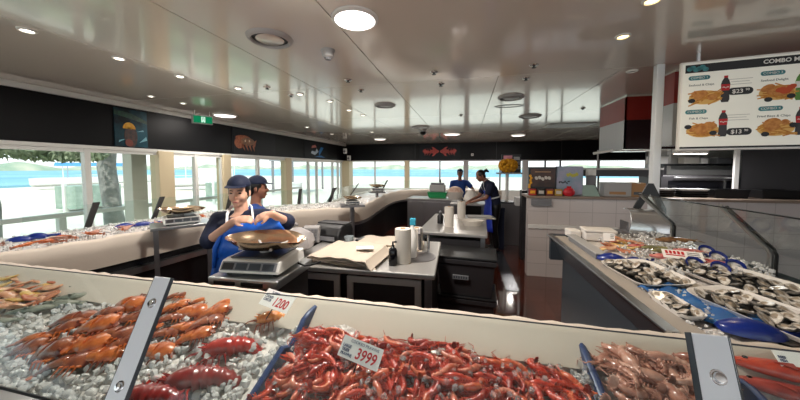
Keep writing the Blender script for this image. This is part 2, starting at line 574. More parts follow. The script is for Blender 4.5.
# trees
M['bark'] = mat('grey_bark', '#a9a7a2', 0.9, col2='#8f8c88', scale=6, bump=0.6, bscale=12)
M['leaf'] = mat('tree_leaf', '#8d9a7a', 0.6, col2='#a9b294', scale=3)
def tree(name, label, loc, trunk, crown, seed, group=None):
    t = thing(name, label, 'tree', loc)
    r = random.Random(seed)
    tb = MB(); tb.tube(trunk[0], trunk[1], 10)
    for b in trunk[2]:
        tb.tube(b, [.11, .08, .04], 7)
    tb.build('trunk', M['bark'], t, smooth=60)
    lf = MB()
    for (cx, cy, cz, rx, ry, rz, n) in crown:
        for _ in range(n):
            while True:
                p = Vector((r.uniform(-1, 1), r.uniform(-1, 1), r.uniform(-1, 1)))
                if p.length < 1: break
            c = Vector((cx + p.x * rx, cy + p.y * ry, cz + p.z * rz))
            e = Euler((r.uniform(0, 6), r.uniform(0, 6), r.uniform(0, 6))).to_matrix()
            s = r.uniform(.05, .11)
            lf.add([c + e @ Vector(q) * s for q in ((-1, 0, 0), (0, .5, .15), (1, 0, 0), (0, -.5, .15))], [(0, 1, 2, 3)])
    lf.build('foliage', M['leaf'], t, recalc=False)
    return t
tree('shade_tree', 'broad grey trunk with overhanging leaves outside the leftmost window', (-9.3, 3.5, -.3),
     ([(0, 0, 0), (.05, .1, 1.2), (0, .0, 2.4), (-.2, -.2, 4.2)], [.42, .33, .3, .2], [[(0, 0, 2.3), (.6, 1.0, 2.9), (1.0, 2.0, 3.0)], [(0, 0, 2.2), (.7, -.8, 2.9), (1.2, -1.6, 3.1)]]),
     [(.9, -.2, 2.35, .5, 1.2, .22, 700), (.9, 1.0, 2.28, .4, .8, .2, 600), (.8, .3, 2.7, .6, 1.6, .3, 500), (0, 0, 4, 2.5, 3, .9, 900)], 3)
tree('leaning_tree', 'slender leaning grey trunk seen beside the white veranda post', (-9.3, 5.95, -.3),
     ([(0, 0, 0), (-.05, -.05, 1.0), (-.1, -.1, 2.0), (0, .0, 3.6)], [.24, .19, .19, .16], [[(0, 0, 2.5), (.5, .4, 3.0), (1.0, .8, 3.3)]]),
     [(.6, .2, 2.95, .8, 1.3, .35, 500), (0, 0, 4, 2, 2.4, .8, 600)], 5)
# things on the sand, far out
M['hull'] = mat('boat_white', '#dfe2e2', 0.4)
M['tarp'] = mat('blue_tarp', '#4f8fc4', 0.7)
def boat(name, label, loc, rz, L=6, cover=True):
    t = thing(name, label, 'boat', loc, rz)
    hb = MB(); rings = []
    for i in range(9):
        u = i / 8; w = 1.0 * (1 - u ** 3) + .02; h = .25 * u
        x = (u - .5) * L
        rings.append([Vector((x, -w, .95 + h)), Vector((x, -w * .75, .3 + h)), Vector((x, 0, .05 + h * 1.5)), Vector((x, w * .75, .3 + h)), Vector((x, w, .95 + h))])
    hb.loft(rings); hb.build('hull', M['hull'], t, smooth=50)
    if cover:
        rr = [[Vector((x, -1.2, 2.15)), Vector((x, -.6, 2.5)), Vector((x, .6, 2.5)), Vector((x, 1.2, 2.15))] for x in (-L * .35, L * .2)]
        MB().loft(rr).build('canopy', M['tarp'], t)
    else:
        MB().box(-L * .2, L * .15, -.7, .7, .9, 1.9).build('cabin', M['hull'], t, bevel=.1)
    for sx in (-L * .3, L * .15):
        for sy in (-.9, .9):
            MB().tube([(sx, sy, .9), (sx, sy, 2.2)], .04, 6).build('post', M['hull'], t)
    return t
boat('covered_boat', 'white boat with a blue canopy on the shore between the trees', (-38, 24, -.3), .9, 11)
boat('motor_boat', 'white cabin boat on the sand behind the blue capped workers', (-24, 24, -.3), .3, 8, False)
M['hedge'] = mat('pale_green_box', '#8a9c8e', 0.9, col2='#a0b0a2', scale=3)
for i, (x, y, w, lb) in enumerate([(-17.5, 10.2, 2.0, 'pale green screen box on the sand left of the first window mullion'), (-13.5, 14.0, 1.8, 'green garden box outside beyond the small scale on the left counter')]):
    t = thing('planter_screen', lb, 'screen', (x, y, -.3), .15)
    MB().box(-.5, .5, -w / 2, w / 2, .12, 1.15).build('panel', M['hedge'], t, bevel=.03)
    for s in (-1, 1):
        MB().box(-.06, .06, s * w / 2 - .06, s * w / 2 + .06, 0, 1.25).build('post', M['white_frame'], t)
t = thing('picnic_shelter', 'flat roofed beach shelter seen through windows past the crab picture', 'shelter', (-14, 22.5, -.3), .2)
MB().box(-1.6, 1.6, -2.2, 2.2, 2.5, 2.62).build('shelter_roof', mat('shelter_roof', '#9aa0a4', 0.6), t)
for sx in (-1.4, 1.4):
    for sy in (-2, 2):
        MB().box(sx - .08, sx + .08, sy - .08, sy + .08, 0, 2.5).build('post', M['steel_dark'], t)
t = thing('picnic_table', 'pale picnic table on the sand under the beach shelter', 'table', (-13.6, 21.5, -.3), .4)
MB().box(-.4, .4, -.9, .9, .72, .78).build('table_top', M['hull'], t)
for sy in (-.7, .7):
    MB().box(-.3, .3, sy - .04, sy + .04, 0, .72).build('leg', M['hull'], t)
# ================================================================== CEILING FIXTURES
def lamp_light(parent_loc, r, energy, col=(1, .93, .86)):
    ld = bpy.data.lights.new('lamp_light', 'AREA')
    ld.shape = 'DISK'; ld.size = r * 2; ld.energy = energy; ld.color = col
    lo = bpy.data.objects.new('lamp_light', ld); C.objects.link(lo)
    ld.energy = energy * 1.4
    lo.location = (parent_loc[0], parent_loc[1], CEIL - .035)
    return lo
dl = None
def downlight(px, py, label, warm=False, r=.05, lit=True, energy=0.0):
    p = pz(px, py, CEIL)
    t = thing('downlight', label, 'ceiling light', (p.x, p.y, CEIL), 0, 'small downlights in the ceiling')
    MB().lathe([(r * .72, -.002), (r * .8, -.012), (r, -.01), (r * 1.12, 0)], n=20).build('trim_ring', M['white_frame'], t, smooth=40)
    MB().lathe([(r * .7, -.004), (r * .74, -.001)], n=20).build('lamp_lens', (M['lamp_warm'] if warm else M['lamp']) if lit else M['lgrey'], t)
    if energy:
        lamp_light(p, r, energy, (1, .8, .5) if warm else (1, .93, .86))
    return t
EN = 5.0
downlight(27, 30, 'small lit downlight at the far left of the ceiling, closest to the camera', energy=EN)
downlight(119, 58, 'small lit downlight second along the left seam of the ceiling', energy=EN)
downlight(180, 76, 'small lit downlight third along the left seam of the ceiling', energy=EN)
downlight(151, 96, 'small lit downlight above the tropical fish picture, nearer one', r=.045)
downlight(183, 103, 'small lit downlight above the green exit sign', r=.045)
downlight(238, 88, 'small lit downlight under the round ceiling vent, beside a dark sprinkler', energy=EN)
downlight(300, 94, 'small lit downlight just beyond the cross seam below the smoke detector', energy=EN)
downlight(330, 101, 'small lit downlight between the smoke detector and the far vent disc', energy=EN)
downlight(349, 110, 'small lit downlight left of the middle vent disc', energy=EN)
downlight(363, 115, 'small lit downlight further left below the middle vent disc', energy=EN)
downlight(623, 36, 'warm yellow downlight in front of the steel column', True, .05, energy=2)
downlight(652, 0, 'warm yellow downlight at the top edge above the menu board', True, .05, energy=2)
downlight(632, 71, 'dim downlight right beside the top of the steel column', r=.05, lit=False)
downlight(307, 127, 'small lit downlight over the leaping fish picture', r=.06)
downlight(332, 134, 'small lit downlight near the back left corner of the room', r=.06)
downlight(372, 132, 'small lit downlight over the left end of the back windows', r=.06, energy=8)
def disc_light(px, py, label, r, energy):
    p = pz(px, py, CEIL)
    t = thing('disc_light', label, 'ceiling light', (p.x, p.y, CEIL), 0, 'large round disc lights')
    MB().lathe([(r, 0), (r * 1.08, 0), (r * 1.08, -.012), (r, -.022)], n=40).build('trim_ring', M['white_frame'], t, smooth=40)
    MB().lathe([(r * .2, -.026), (r * .9, -.025), (r * .99, -.018), (r, -.004)], n=40).build('diffuser', M['lamp_big'], t, smooth=60)
    lamp_light((p.x, p.y), r, energy)
disc_light(355, 18, 'large bright disc light at the top of the ceiling above the woman', .15, 34)
disc_light(225, 115, 'large bright disc light beside the green exit sign', .2, 16)
disc_light(380, 139, 'bright disc light over the left back windows', .2, 22)
disc_light(452, 134, 'bright disc light over the red lobster picture', .24, 22)
disc_light(518, 135, 'bright disc light above the yellow flower bunch', .2, 22)
def ceil_vent(px, py, label, r, dark=False):
    p = pz(px, py, CEIL)
    t = thing('ceiling_vent', label, 'vent', (p.x, p.y, CEIL), 0, 'round air vents in the ceiling')
    MB().lathe([(r * 1.0, -.02), (r * 1.05, -.03), (r * 1.2, -.02), (r * 1.27, 0), (r * .98, 0)], n=40, ring=True).build('outer_ring', M['lgrey'] if not dark else M['lgrey'], t, smooth=40)
    MB().lathe([(r * .1, -.001), (r, -.004), (r, 0)], n=40).build('dark_gap', M['black'], t)
    MB().lathe([(0.001, -.020), (r * .72, -.019), (r * .77, -.014), (r * .72, -.008), (.01, -.006)], n=40).build('centre_disc', M['ceiling'] if not dark else M['steel_dark'], t, smooth=40)
ceil_vent(270, 38, 'large round air vent in the ceiling left of the big disc light', .14)
ceil_vent(385, 105, 'round air vent in the ceiling above the black register', .14, True)
ceil_vent(511, 97, 'round dark air vent nearer of the pair left of the red bulkhead', .15, True)
ceil_vent(530, 116, 'round dark air vent farther of the pair left of the red bulkhead', .17, True)
ceil_vent(421, 127, 'round dark air vent just above the hanging dome camera', .2, True)
p = pz(328, 50, CEIL)
t = thing('smoke_detector', 'small grey smoke detector hanging from ceiling right of the round vent', 'smoke detector', (p.x, p.y, CEIL))
MB().lathe([(.035, -.07), (.05, -.06), (.052, -.03), (.06, -.012), (.062, 0)], n=24).build('detector_body', M['lgrey'], t, smooth=40)
MB().lathe([(.026, -.085), (.034, -.07)], n=24).build('sensor_cap', M['grey'], t)
for (px, py, lb) in [(267, 87, 'dark ceiling sprinkler left, by the downlight under the round vent'), (291, 95, 'dark ceiling sprinkler close behind the downlight on the cross seam'),
                     (348, 80, 'dark ceiling sprinkler just in front of the cross seam below the disc light'), (361, 90, 'dark ceiling sprinkler behind the cross seam left of the middle vent'),
                     (434, 72, 'dark ceiling sprinkler with halo in front of the cross seam, mid picture'), (441, 84, 'dark ceiling sprinkler just behind the cross seam, mid picture'),
                     (534, 65, 'dark ceiling sprinkler with halo left of the warm downlights'), (526, 78, 'dark ceiling sprinkler just behind the seam above the dark vent pair'),
                     (461, 115, 'dark ceiling sprinkler beyond the second cross seam, above the far desk'), (583, 108, 'dark ceiling sprinkler beside the red bulkhead')]:
    p = pz(px, py, CEIL)
    t = thing('sprinkler', lb, 'sprinkler', (p.x, p.y, CEIL), 0, 'ceiling sprinklers')
    MB().lathe([(.03, -.012), (.045, -.004), (.047, 0)], n=18).build('rosette', M['chrome'], t, smooth=40)
    MB().lathe([(.022, -.03), (.024, -.026), (.01, -.022), (.012, -.008)], n=12).build('sprinkler_head', M['black'], t)
p = pz(423, 130, CEIL)
t = thing('dome_camera', 'black dome security camera hanging from the ceiling over the back windows', 'camera', (p.x, p.y, CEIL))
MB().lathe([(.09, -.05), (.1, -.03), (.1, 0)], n=20).build('housing', M['lgrey'], t)
MB().lathe([(.01, -.15), (.05, -.135), (.078, -.1), (.085, -.05)], n=20).build('dome', M['black_gloss'], t, smooth=60)
p = pz(568, 125, CEIL)
t = thing('vent_grille', 'rectangular grey air grille in the ceiling left of the red bulkhead', 'vent', (p.x, p.y, CEIL))
MB().box(-.5, .5, -.35, .35, -.015, 0).build('grille_frame', M['lgrey'], t)
vb = MB()
for i in range(9):
    vb.box(-.45, .45, -.3 + i * .068, -.265 + i * .068, -.022, -.015)
vb.build('louvres', M['steel_dark'], t)
p = pz(509, 106, CEIL)
t = thing('slot_fitting', 'thin rounded slot fitting in the ceiling between the dark vents', 'ceiling fitting', (p.x, p.y, CEIL))
MB().lathe([(.2, -.002), (.22, -.008), (.24, -.001)], n=30, sy=.45, ring=True).build('slot_ring', M['steel_dark'], t)

# speakers in the back left corner
for (px, py, yy, lb) in [(345, 151, 11.6, 'small white wall speaker left of the back corner'), (349, 158, 12.2, 'small white wall speaker lower, under the back corner')]:
    p = py_(px, py, yy)
    t = thing('wall_speaker', lb, 'speaker', p)
    MB().box(-.07, .07, -.07, .07, -.11, .11).build('speaker_case', M['white'], t, bevel=.02)
    MB().box(-.02, .02, .05, .2, -.02, .02).build('bracket', M['grey'], t)
    MB().lathe([(.02, 0), (.05, .004)], (0, 0, 0), 16).build('speaker_cone', M['grey'], t).matrix_local = Matrix.Translation((0, -.074, -.02)) @ Matrix.Rotation(R(90), 4, 'X')

# exit sign
p = Vector((-4.72, 4.3, 2.58))
t = thing('exit_sign', 'green lit exit sign with white doorway symbol below the ceiling', 'sign', (-4.74, 4.45, 2.535), R(62))
t.scale = (.78, .78, .78)
MB().box(-.21, .21, -.03, .03, -.1, .1).build('sign_case', M['lgrey'], t, bevel=.006)
M['exit_green'] = emitter('exit_green', '#1aa06a', .45)
M['exit_white'] = emitter('exit_white', '#d8ffe8', .8)
MB().box(-.185, .195, -.034, -.030, -.08, .08).build('sign_face', M['exit_green'], t)
eb = MB()
eb.box(-.03, -.012, -.037, -.034, -.065, .065); eb.box(.03, .048, -.037, -.034, -.065, .065); eb.box(-.03, .048, -.037, -.034, .05, .065)
eb.ell((.008, -.036, .03), (.012, .002, .013)); eb.slab([(-.002, -.037, .015), (.018, -.037, .015), (.022, -.037, -.02), (.03, -.037, -.06), (.015, -.037, -.06), (.008, -.037, -.025), (-.004, -.037, -.06), (-.018, -.037, -.06), (-.004, -.037, -.015)], (0, .003, 0))
eb.build('doorway_symbol', M['exit_white'], t)
for s in (-.15, .15):
    MB().box(s - .006, s + .006, -.006, .006, .1, .21).build('hanger', M['steel'], t)

# ------------------------------------------------------------------ pictures on the fascia
def pic_left(name, label, y0, y1, z0, z1, draw, back):
    t = thing(name, label, 'picture', (XL + .022, y0, z0))
    w, h = y1 - y0, z1 - z0
    MB().box(0, .012, 0, w, 0, h).build('picture_panel', back, t)
    draw(t, w, h)
    return t
def blob(pts, x=.012, d=.003):
    return [Vector((x, a, b)) for a, b in pts]
def flat_shape(t, name, m, polys, x=.012, d=.003):
    mb = MB()
    for k, pg in enumerate(polys):
        mb.slab([(x, a, b) for a, b in pg], (d + .0004 * k, 0, 0))
    return mb.build(name, m, t)
def oval(cx, cy, rx, ry, n=18, a0=0, a1=360, tilt=0):
    out = []
    for i in range(n):
        a = R(a0 + (a1 - a0) * i / (n - (0 if a1 - a0 == 360 else 1)))
        x, y = rx * math.cos(a), ry * math.sin(a)
        out.append((cx + x * math.cos(tilt) - y * math.sin(tilt), cy + x * math.sin(tilt) + y * math.cos(tilt)))
    return out
M['pic_teal'] = mat('picture_teal', '#0a1218', 0.45, col2='#1c4c5a', scale=3.5, spec=.25)
M['pic_dark'] = mat('picture_dark', '#101218', 0.45, col2='#14161c', scale=3, spec=.25)
P = lambda n, c, c2=None: M.setdefault(n, mat(n, c, 0.4, col2=c2, scale=25))
def d_fish(t, w, h):
    flat_shape(t, 'reef_band', P('reef_green', '#1c4a34', '#0f2a26'), [[(0, h * .83), (w * .4, h * .77), (w, h * .66), (w, h * .74), (w * .5, h * .9), (0, h * .95)]])
    flat_shape(t, 'fish_body', P('fish_brown', '#2a2322', '#4c3028'), [oval(w * .47, h * .28, w * .2, h * .3)])
    flat_shape(t, 'fish_crest', P('crest_yellow', '#d8a428', '#c88a1c'), [oval(w * .42, h * .48, w * .19, h * .17, 14, 0, 180) + [(w * .5, h * .47), (w * .42, h * .52), (w * .34, h * .48)]], .016)
    flat_shape(t, 'fish_belly', P('belly_red', '#6c3226'), [oval(w * .40, h * .10, w * .12, h * .10, 12, tilt=.7)], .017)
    flat_shape(t, 'foam_streaks', P('streak_pale', '#6fa3b0'), [[(w * .1, h * .1), (w * .3, h * .2), (w * .12, h * .16)], [(w * .72, h * .12), (w * .95, h * .3), (w * .98, h * .2)], [(w * .66, h * .42), (w * .86, h * .48), (w * .88, h * .44)]])
pic_left('fish_picture', 'teal picture of a yellow crested fish on the black fascia', 3.47, 3.95, 2.0, 2.6, d_fish, M['pic_teal'])
def d_crab(t, w, h):
    sh = P('crab_orange', '#a05a34', '#7a3c22')
    flat_shape(t, 'crab_claw', sh, [oval(w * .12, h * .42, w * .1, h * .22), oval(w * .2, h * .62, w * .16, h * .12)])
    flat_shape(t, 'crab_shell', P('shell_brown', '#5c4436', '#94643f'), [oval(w * .3, h * .5, w * .15, h * .16)], .016)
    flat_shape(t, 'crab_leg', sh, [[(w * (.16 + .08 * i), h * .34), (w * (.2 + .08 * i), h * .4), (w * (.24 + .07 * i), h * .12)] for i in range(4)] + [[(w * .4, h * .45), (w * .5, h * .6), (w * .46, h * .3)]])
    flat_shape(t, 'eye_mark', P('eye_white', '#d8c0a0'), [oval(w * .24, h * .52, .02, .03, 8), oval(w * .33, h * .53, .02, .03, 8)], .019)
pic_left('crab_picture', 'dark picture of an orange crab on the black fascia', 5.85, 7.4, 2.0, 2.62, d_crab, M['pic_dark'])
def d_leap(t, w, h):
    flat_shape(t, 'fish_body', P('leap_white', '#c9ccd0', '#8aa5b8'), [[(w * .25, h * .3), (w * .42, h * .2), (w * .58, h * .42), (w * .5, h * .62), (w * .44, h * .4), (w * .3, h * .45)]])
    flat_shape(t, 'fish_tail', P('tail_blue', '#2f6fa8'), [[(w * .6, h * .15), (w * .82, h * .7), (w * .7, h * .74), (w * .6, h * .45)], [(w * .4, h * .1), (w * .9, h * .08), (w * .7, h * .2)]])
    flat_shape(t, 'fish_fin', P('fin_pink', '#c77a70'), [[(w * .28, h * .6), (w * .5, h * .68), (w * .44, h * .82), (w * .3, h * .74)]])
pic_left('leaping_fish_picture', 'dark picture of a white and blue leaping fish on the fascia', 8.95, 10.6, 2.0, 2.6, d_leap, M['pic_dark'])
t = thing('lobster_picture', 'dark picture of two red lobsters nose to nose over the back windows', 'picture', (-1.95, YB - .022, 2.03))
MB().box(0, 1.7, -.012, 0, 0, .6).build('picture_panel', M['pic_dark'], t)
rd = P('lobster_red', '#b23a34', '#d0564c')
def lob(mb, cx, s):
    y = -.015
    Q = lambda pts: mb.slab([(cx + s * a, y, b) for a, b in pts], (0, .004, 0))
    Q(oval(.2, .32, .2, .09)); Q([(.36, .3), (.62, .42), (.7, .34), (.6, .22), (.4, .27)])
    Q([(.05, .36), (.2, .48), (.32, .52), (.24, .4)]); Q([(.08, .28), (.2, .14), (.3, .12), (.22, .25)])
    for i in range(3):
        Q([(.3 + i * .1, .3), (.4 + i * .1, .48), (.36 + i * .1, .34)]); Q([(.3 + i * .1, .3), (.42 + i * .1, .14), (.37 + i * .1, .28)])
for nm, cx, s in (('lobster_shape', .83, -1), ('lobster_shape', .87, 1)):
    lb = MB(); lob(lb, cx, s); lb.build(nm, rd, t)
t = thing('alarm_box', 'tiny white alarm box on black fascia right of the lobster picture', 'alarm', (.25, YB - .03, 2.2))
MB().box(-.05, .05, -.03, .01, -.05, .05).build('alarm_case', M['white'], t, bevel=.01)
MB().ell((0, -.03, 0), (.02, .008, .02)).build('indicator', M['grey'], t)

# ================================================================== DISPLAY COUNTERS
# front counter: sloping bed behind leaning glass
FX0, FX1 = -3.5, 1.95
def ice_h(x, y):
    return .868 + .2 * (y - 1.0) + .012 * math.sin(x * 5.1 + y * 3) + .008 * math.sin(x * 11 + 1.7)
t = front = thing('display_counter', 'long front display counter with ice bed, cream cloth rim and leaning glass', 'display counter', (0, 0, 0))
MB().box(FX0, FX1, .62, 1.30, 0, .76).build('counter_base', M['char'], t, bevel=.01)
MB().box(FX0, FX1, .60, .63, .5, .89).build('front_wall', M['steel'], t)
# inner back wall + cloth lip
rr = []
for i in range(111):
    x = FX0 + (FX1 - FX0) * i / 110
    w1 = .004 * math.sin(i * 2.6) + rng.uniform(-.003, .003)
    w2 = .003 * math.sin(i * 2.1 + 1) + rng.uniform(-.003, .003)
    prof = [(1.16, .905), (1.215, .945), (1.262, .982), (1.282, 1.0 + w1), (1.305 + w2, 1.006 + w1), (1.325 + w2, .992 + w1), (1.325 + w2, .95), (1.30, .93)]
    rr.append([Vector((x, a, b)) for a, b in prof])
MB().loft(rr, closed=True).build('cloth_lip', M['cloth'], t, smooth=70)
# leaning glass: three panes with two steel straps
gd = Vector((0, .54, .84)); top0 = Vector((0, .862, 1.212))
def gpt(x, s, off=0.0):
    return Vector((x, 0, 0)) + Vector((0, top0.y, top0.z)) - gd * s + Vector((0, -.84, .54)) * off
gl = thing('leaning_glass', 'sloping clear glass screen along the front counter with steel straps', 'glass guard')
SL = .40
for (a, b) in [(FX0, -1.135), (-1.125, .597), (.607, FX1)]:
    MB().slab([gpt(a, 0), gpt(b, 0), gpt(b, SL), gpt(a, SL)], Vector((0, .84, -.54)) * .008).build('glass_pane', M['guard_glass'], gl)
    MB().slab([gpt(a, -.0035), gpt(b, -.0035), gpt(b, 0), gpt(a, 0)], Vector((0, .84, -.54)) * .008).build('glass_edge', M['slate'], gl)
    MB().slab([gpt(a, SL + .006), gpt(b, SL + .006), gpt(b, SL + .2), gpt(a, SL + .2)], Vector((0, .84, -.54)) * .008).build('lower_pane', M['guard_glass'], gl)
MB().slab([gpt(FX0, SL - .004, .001), gpt(FX1, SL - .004, .001), gpt(FX1, SL + .008, .001), gpt(FX0, SL + .008, .001)], Vector((0, .84, -.54)) * .01).build('seal', M['slate'], gl)
for xs_, slant in ((-1.132, .14), (.602, -.15)):
    sb = MB()
    prof = [(-.044, 0), (-.039, .008), (.039, .008), (.044, 0)]
    rings = []
    for s in (-.018, .62):
        rings.append([gpt(xs_ + a + slant * s, s, b) for a, b in prof])
    sb.loft(rings)
    st = sb.build('steel_strap', M['steel_light'], gl, bevel=.003)
    eb = MB()
    for sgn in (-1, 1):
        eb.slab([gpt(xs_ + sgn * .0395, -.018, .0085), gpt(xs_ + sgn * .048, -.018, .001), gpt(xs_ + sgn * .048 + slant * .62, .62, .001), gpt(xs_ + sgn * .0395 + slant * .62, .62, .0085)], Vector((sgn * -.002, 0, -.001)))
    eb.build('strap_edge', M['slate'], st)
    for s in (.075, .325):
        nb = MB()
        c0, c1 = gpt(xs_ + slant * s, s, .008), gpt(xs_ + slant * s, s, .017)
        nb.tube([c0, c0.lerp(c1, .3), c0.lerp(c1, .9), c1], [.013, .0125, .0105, .004], 14)
        nb.tube([c0 + gd * .0, c0.lerp(c1, .12)], [.017, .016], 14)
        nb.build('bolt', M['chrome'], st, smooth=40)

# left island counter under the windows: white cloth apron over a black base
inner = [(-3.38, 1.40), (-3.24, 1.9), (-3.16, 2.45), (-3.10, 2.9), (-2.86, 3.45), (-2.45, 3.98), (-1.95, 4.38), (-1.74, 4.8), (-1.80, 5.8), (-1.90, 7.2), (-1.75, 8.1), (-1.2, 8.55), (-.2, 8.66), (1.0, 8.7)]
def smooth_line(pts, n=8):
    out = []
    for i in range(len(pts) - 1):
        p0 = Vector(pts[max(0, i - 1)]); p1 = Vector(pts[i]); p2 = Vector(pts[i + 1]); p3 = Vector(pts[min(len(pts) - 1, i + 2)])
        for k in range(n):
            u = k / n
            out.append(.5 * ((2 * p1) + (-p0 + p2) * u + (2 * p0 - 5 * p1 + 4 * p2 - p3) * u * u + (-p0 + 3 * p1 - 3 * p2 + p3) * u ** 3))
    out.append(Vector(pts[-1]))
    return out
il = smooth_line(inner)
nrm = []
for i in range(len(il)):
    a = il[max(0, i - 1)]; b = il[min(len(il) - 1, i + 1)]
    d = (b - a).normalized()
    nrm.append(Vector((-d.y, d.x)))
def ring_loft(profile, lo=0, hi=None, jig=0.0):
    rings = []
    for i in range(lo, hi if hi else len(il)):
        j = jig * math.sin(i * 1.3) + rng.uniform(-jig, jig) * .4
        rings.append([Vector((il[i].x + nrm[i].x * a, il[i].y + nrm[i].y * a, z + (j if z > .9 else 0))) for a, z in profile])
    return rings
SPL = 56
isl = thing('island_counter', 'curved island counter under the left windows, cream cloth over black base', 'display counter')
MB().loft(ring_loft([(.06, 0), (.06, .76), (.85, .76), (.85, 0)])).build('counter_base', M['black'], isl)
MB().loft(ring_loft([(.0, .74), (-.01, .88), (.0, .985), (.03, 1.01), (.07, .99), (.12, .93), (.2, .78), (.04, .74)], jig=.006)).build('cloth_apron', M['cloth'], isl, smooth=70)
MB().loft(ring_loft([(.80, .74), (.80, 1.0), (.86, 1.0), (.86, .74)])).build('outer_lip', M['white_frame'], isl)
MB().loft(ring_loft([(-.012, .69), (-.012, .735), (.06, .735), (.06, .69)], 44)).build('steel_skirt', M['steel_dark'], isl)
MB().loft(ring_loft([(-.02, .60), (-.02, .66), (.05, .66), (.05, .60)], 0, 26)).build('steel_rail', M['steel'], isl)
ib = MB()
ib.loft(ring_loft([(.10, .95), (.3, .99), (.55, .99), (.80, .97), (.8, .8), (.12, .8)], jig=.01))
tag(ib.build('crushed_ice', M['ice_bed'], None, smooth=60), 'bed of crushed ice along the island counter by the windows', 'ice', kind='stuff')
# guard glass of the island, leaning inwards on dark slanted posts
gi = thing('island_glass_guard', 'greenish glass guard with slanted dark posts along the window counter', 'glass guard')
posts_i = [4, 12, 22, 31, 41, 50, 58, 68, 80, 92]
def gip(i, a, z):
    return Vector((il[i].x + nrm[i].x * a, il[i].y + nrm[i].y * a, z))
for a, b in zip(posts_i[:-1], posts_i[1:]):
    MB().slab([gip(a, .84, .97), gip(b, .84, .97), gip(b, .62, 1.27), gip(a, .62, 1.27)], (0.004, 0.004, 0.003)).build('glass_pane', M['teal_glass'] if a == 50 else M['guard_glass'], gi)
for a in posts_i[1:]:
    d = (il[min(a + 1, len(il) - 1)] - il[a - 1]).normalized() * .028
    w = Vector((d.x, d.y, 0))
    pb = MB()
    pb.slab([gip(a, .84, .96) - w, gip(a, .84, .96) + w, gip(a, .61, 1.29) + w, gip(a, .61, 1.29) - w], Vector((nrm[a].x, nrm[a].y, 0)) * -.014)
    pb.build('post', M['char'], gi)

# right display case: stepped case with black side panel
M['ledge'] = mat('ledge_grey', '#a39a90', 0.5)
case = thing('fish_case', 'right hand display case of trays with slate side panel and steel lip', 'display counter')
CX0, CX1, CY0, CY1 = .82, 1.82, 1.34, 3.1
rings = []
MB().box(CX0 + .12, CX1, CY0, CY1, 0, .8).build('counter_base', M['slate'], case)
MB().slab([(CX0 - .01, CY0, .995), (CX0 - .01, CY1, .995), (CX0 + .10, CY1, .78), (CX0 + .10, CY0, .78)], (.02, 0, 0)).build('side_panel', M['slate'], case)
MB().box(CX0 - .03, CX0 + .02, CY0, CY1, .985, 1.0).build('steel_lip', M['steel'], case, bevel=.004)
MB().box(CX0 + .02, CX0 + .13, CY0, CY1 - .02, .96, .99).build('inner_ledge', M['ledge'], case, bevel=.004)
MB().box(CX0, CX1, CY1 - .03, CY1 + .02, .75, 1.0).build('end_wall', M['slate'], case)
MB().box(CX1 - .1, CX1, CY0, CY1, .8, 1.03).build('outer_lip', M['slate'], case)
def case_h(x, y):
    return .985 + (x - .9) * .075
cb2 = MB(); n1, n2 = 18, 30
vs, fs = [], []
for i in range(n1 + 1):
    for j in range(n2 + 1):
        x = CX0 + .11 + (CX1 - .1 - CX0 - .11) * i / n1; y = CY0 + (CY1 - .03 - CY0) * j / n2
        vs.append((x, y, case_h(x, y) - .012 + rng.uniform(-.008, .008)))
for i in range(n1):
    for j in range(n2):
        a = i * (n2 + 1) + j
        fs.append((a, a + 1, a + n2 + 2, a + n2 + 1))
cb2.add(vs, fs)
tag(cb2.build('crushed_ice', M['ice_bed'], None, smooth=60), 'bed of crushed ice under the oyster trays in the right case', 'ice', kind='stuff')
# bent glass of the right case
gr = thing('case_glass_guard', 'bent glass guard with steel posts on the far side of the oyster case', 'glass guard')
ypost = (1.0, 2.1, 2.93)
for a, b in zip(ypost[:-1], ypost[1:]):
    MB().slab([(1.76, a, 1.03), (1.76, b, 1.03), (1.74, b, 1.15), (1.74, a, 1.15)], (.008, 0, 0)).build('lower_pane', M['guard_glass'], gr)
    MB().slab([(1.74, a, 1.155), (1.74, b, 1.155), (1.47, b, 1.42), (1.47, a, 1.42)], (.006, 0, .006)).build('upper_pane', M['guard_glass'], gr)
    MB().box(1.462, 1.474, a, b, 1.418, 1.424).build('glass_edge', M['black'], gr)
for y in ypost[1:]:
    MB().tube([(1.735, y, 1.0), (1.735, y, 1.15), (1.715, y, 1.185), (1.48, y, 1.425)], .013, 8).build('post', M['steel'], gr, smooth=50)
    MB().tube([(1.74, y - .028, 1.0), (1.74, y - .028, 1.15), (1.725, y - .028, 1.185), (1.49, y - .028, 1.425)], .008, 6).build('post_rail', M['black'], gr, smooth=50)
M['chrome_soft'] = mat('polished_steel', '#cfcfcf', 0.22, 0.8)
# curved end guard: polished steel stands in for glass reflecting a lamp
sh = thing('curved_end_guard', 'curved end guard behind the foam boxes, shiny steel standing in for lamplit glass', 'shield', (0, 0, 0))
rings = []
for i in range(13):
    a = R(-10 + 120 * i / 12)
    yy, zz = 3.10 + .10 - .16 * math.cos(a), 1.06 + .20 * math.sin(a)
    e = .05 * max(0, math.sin(a))
    rings.append([Vector((1.47 + e, yy, zz)), Vector((1.80, yy, zz - .01)), Vector((1.80, yy + .012, zz - .006)), Vector((1.47 + e, yy + .012, zz + .004))])
MB().loft(rings).build('curved_panel', M['chrome_soft'], sh, smooth=50)
MB().box(1.465, 1.475, 3.06, 3.2, 1.0, 1.15).build('panel_end', M['steel_dark'], sh)
MB().box(1.40, 1.80, 3.02, 3.18, 1.005, 1.06).build('shield_foot', M['steel_dark'], sh, bevel=.005)
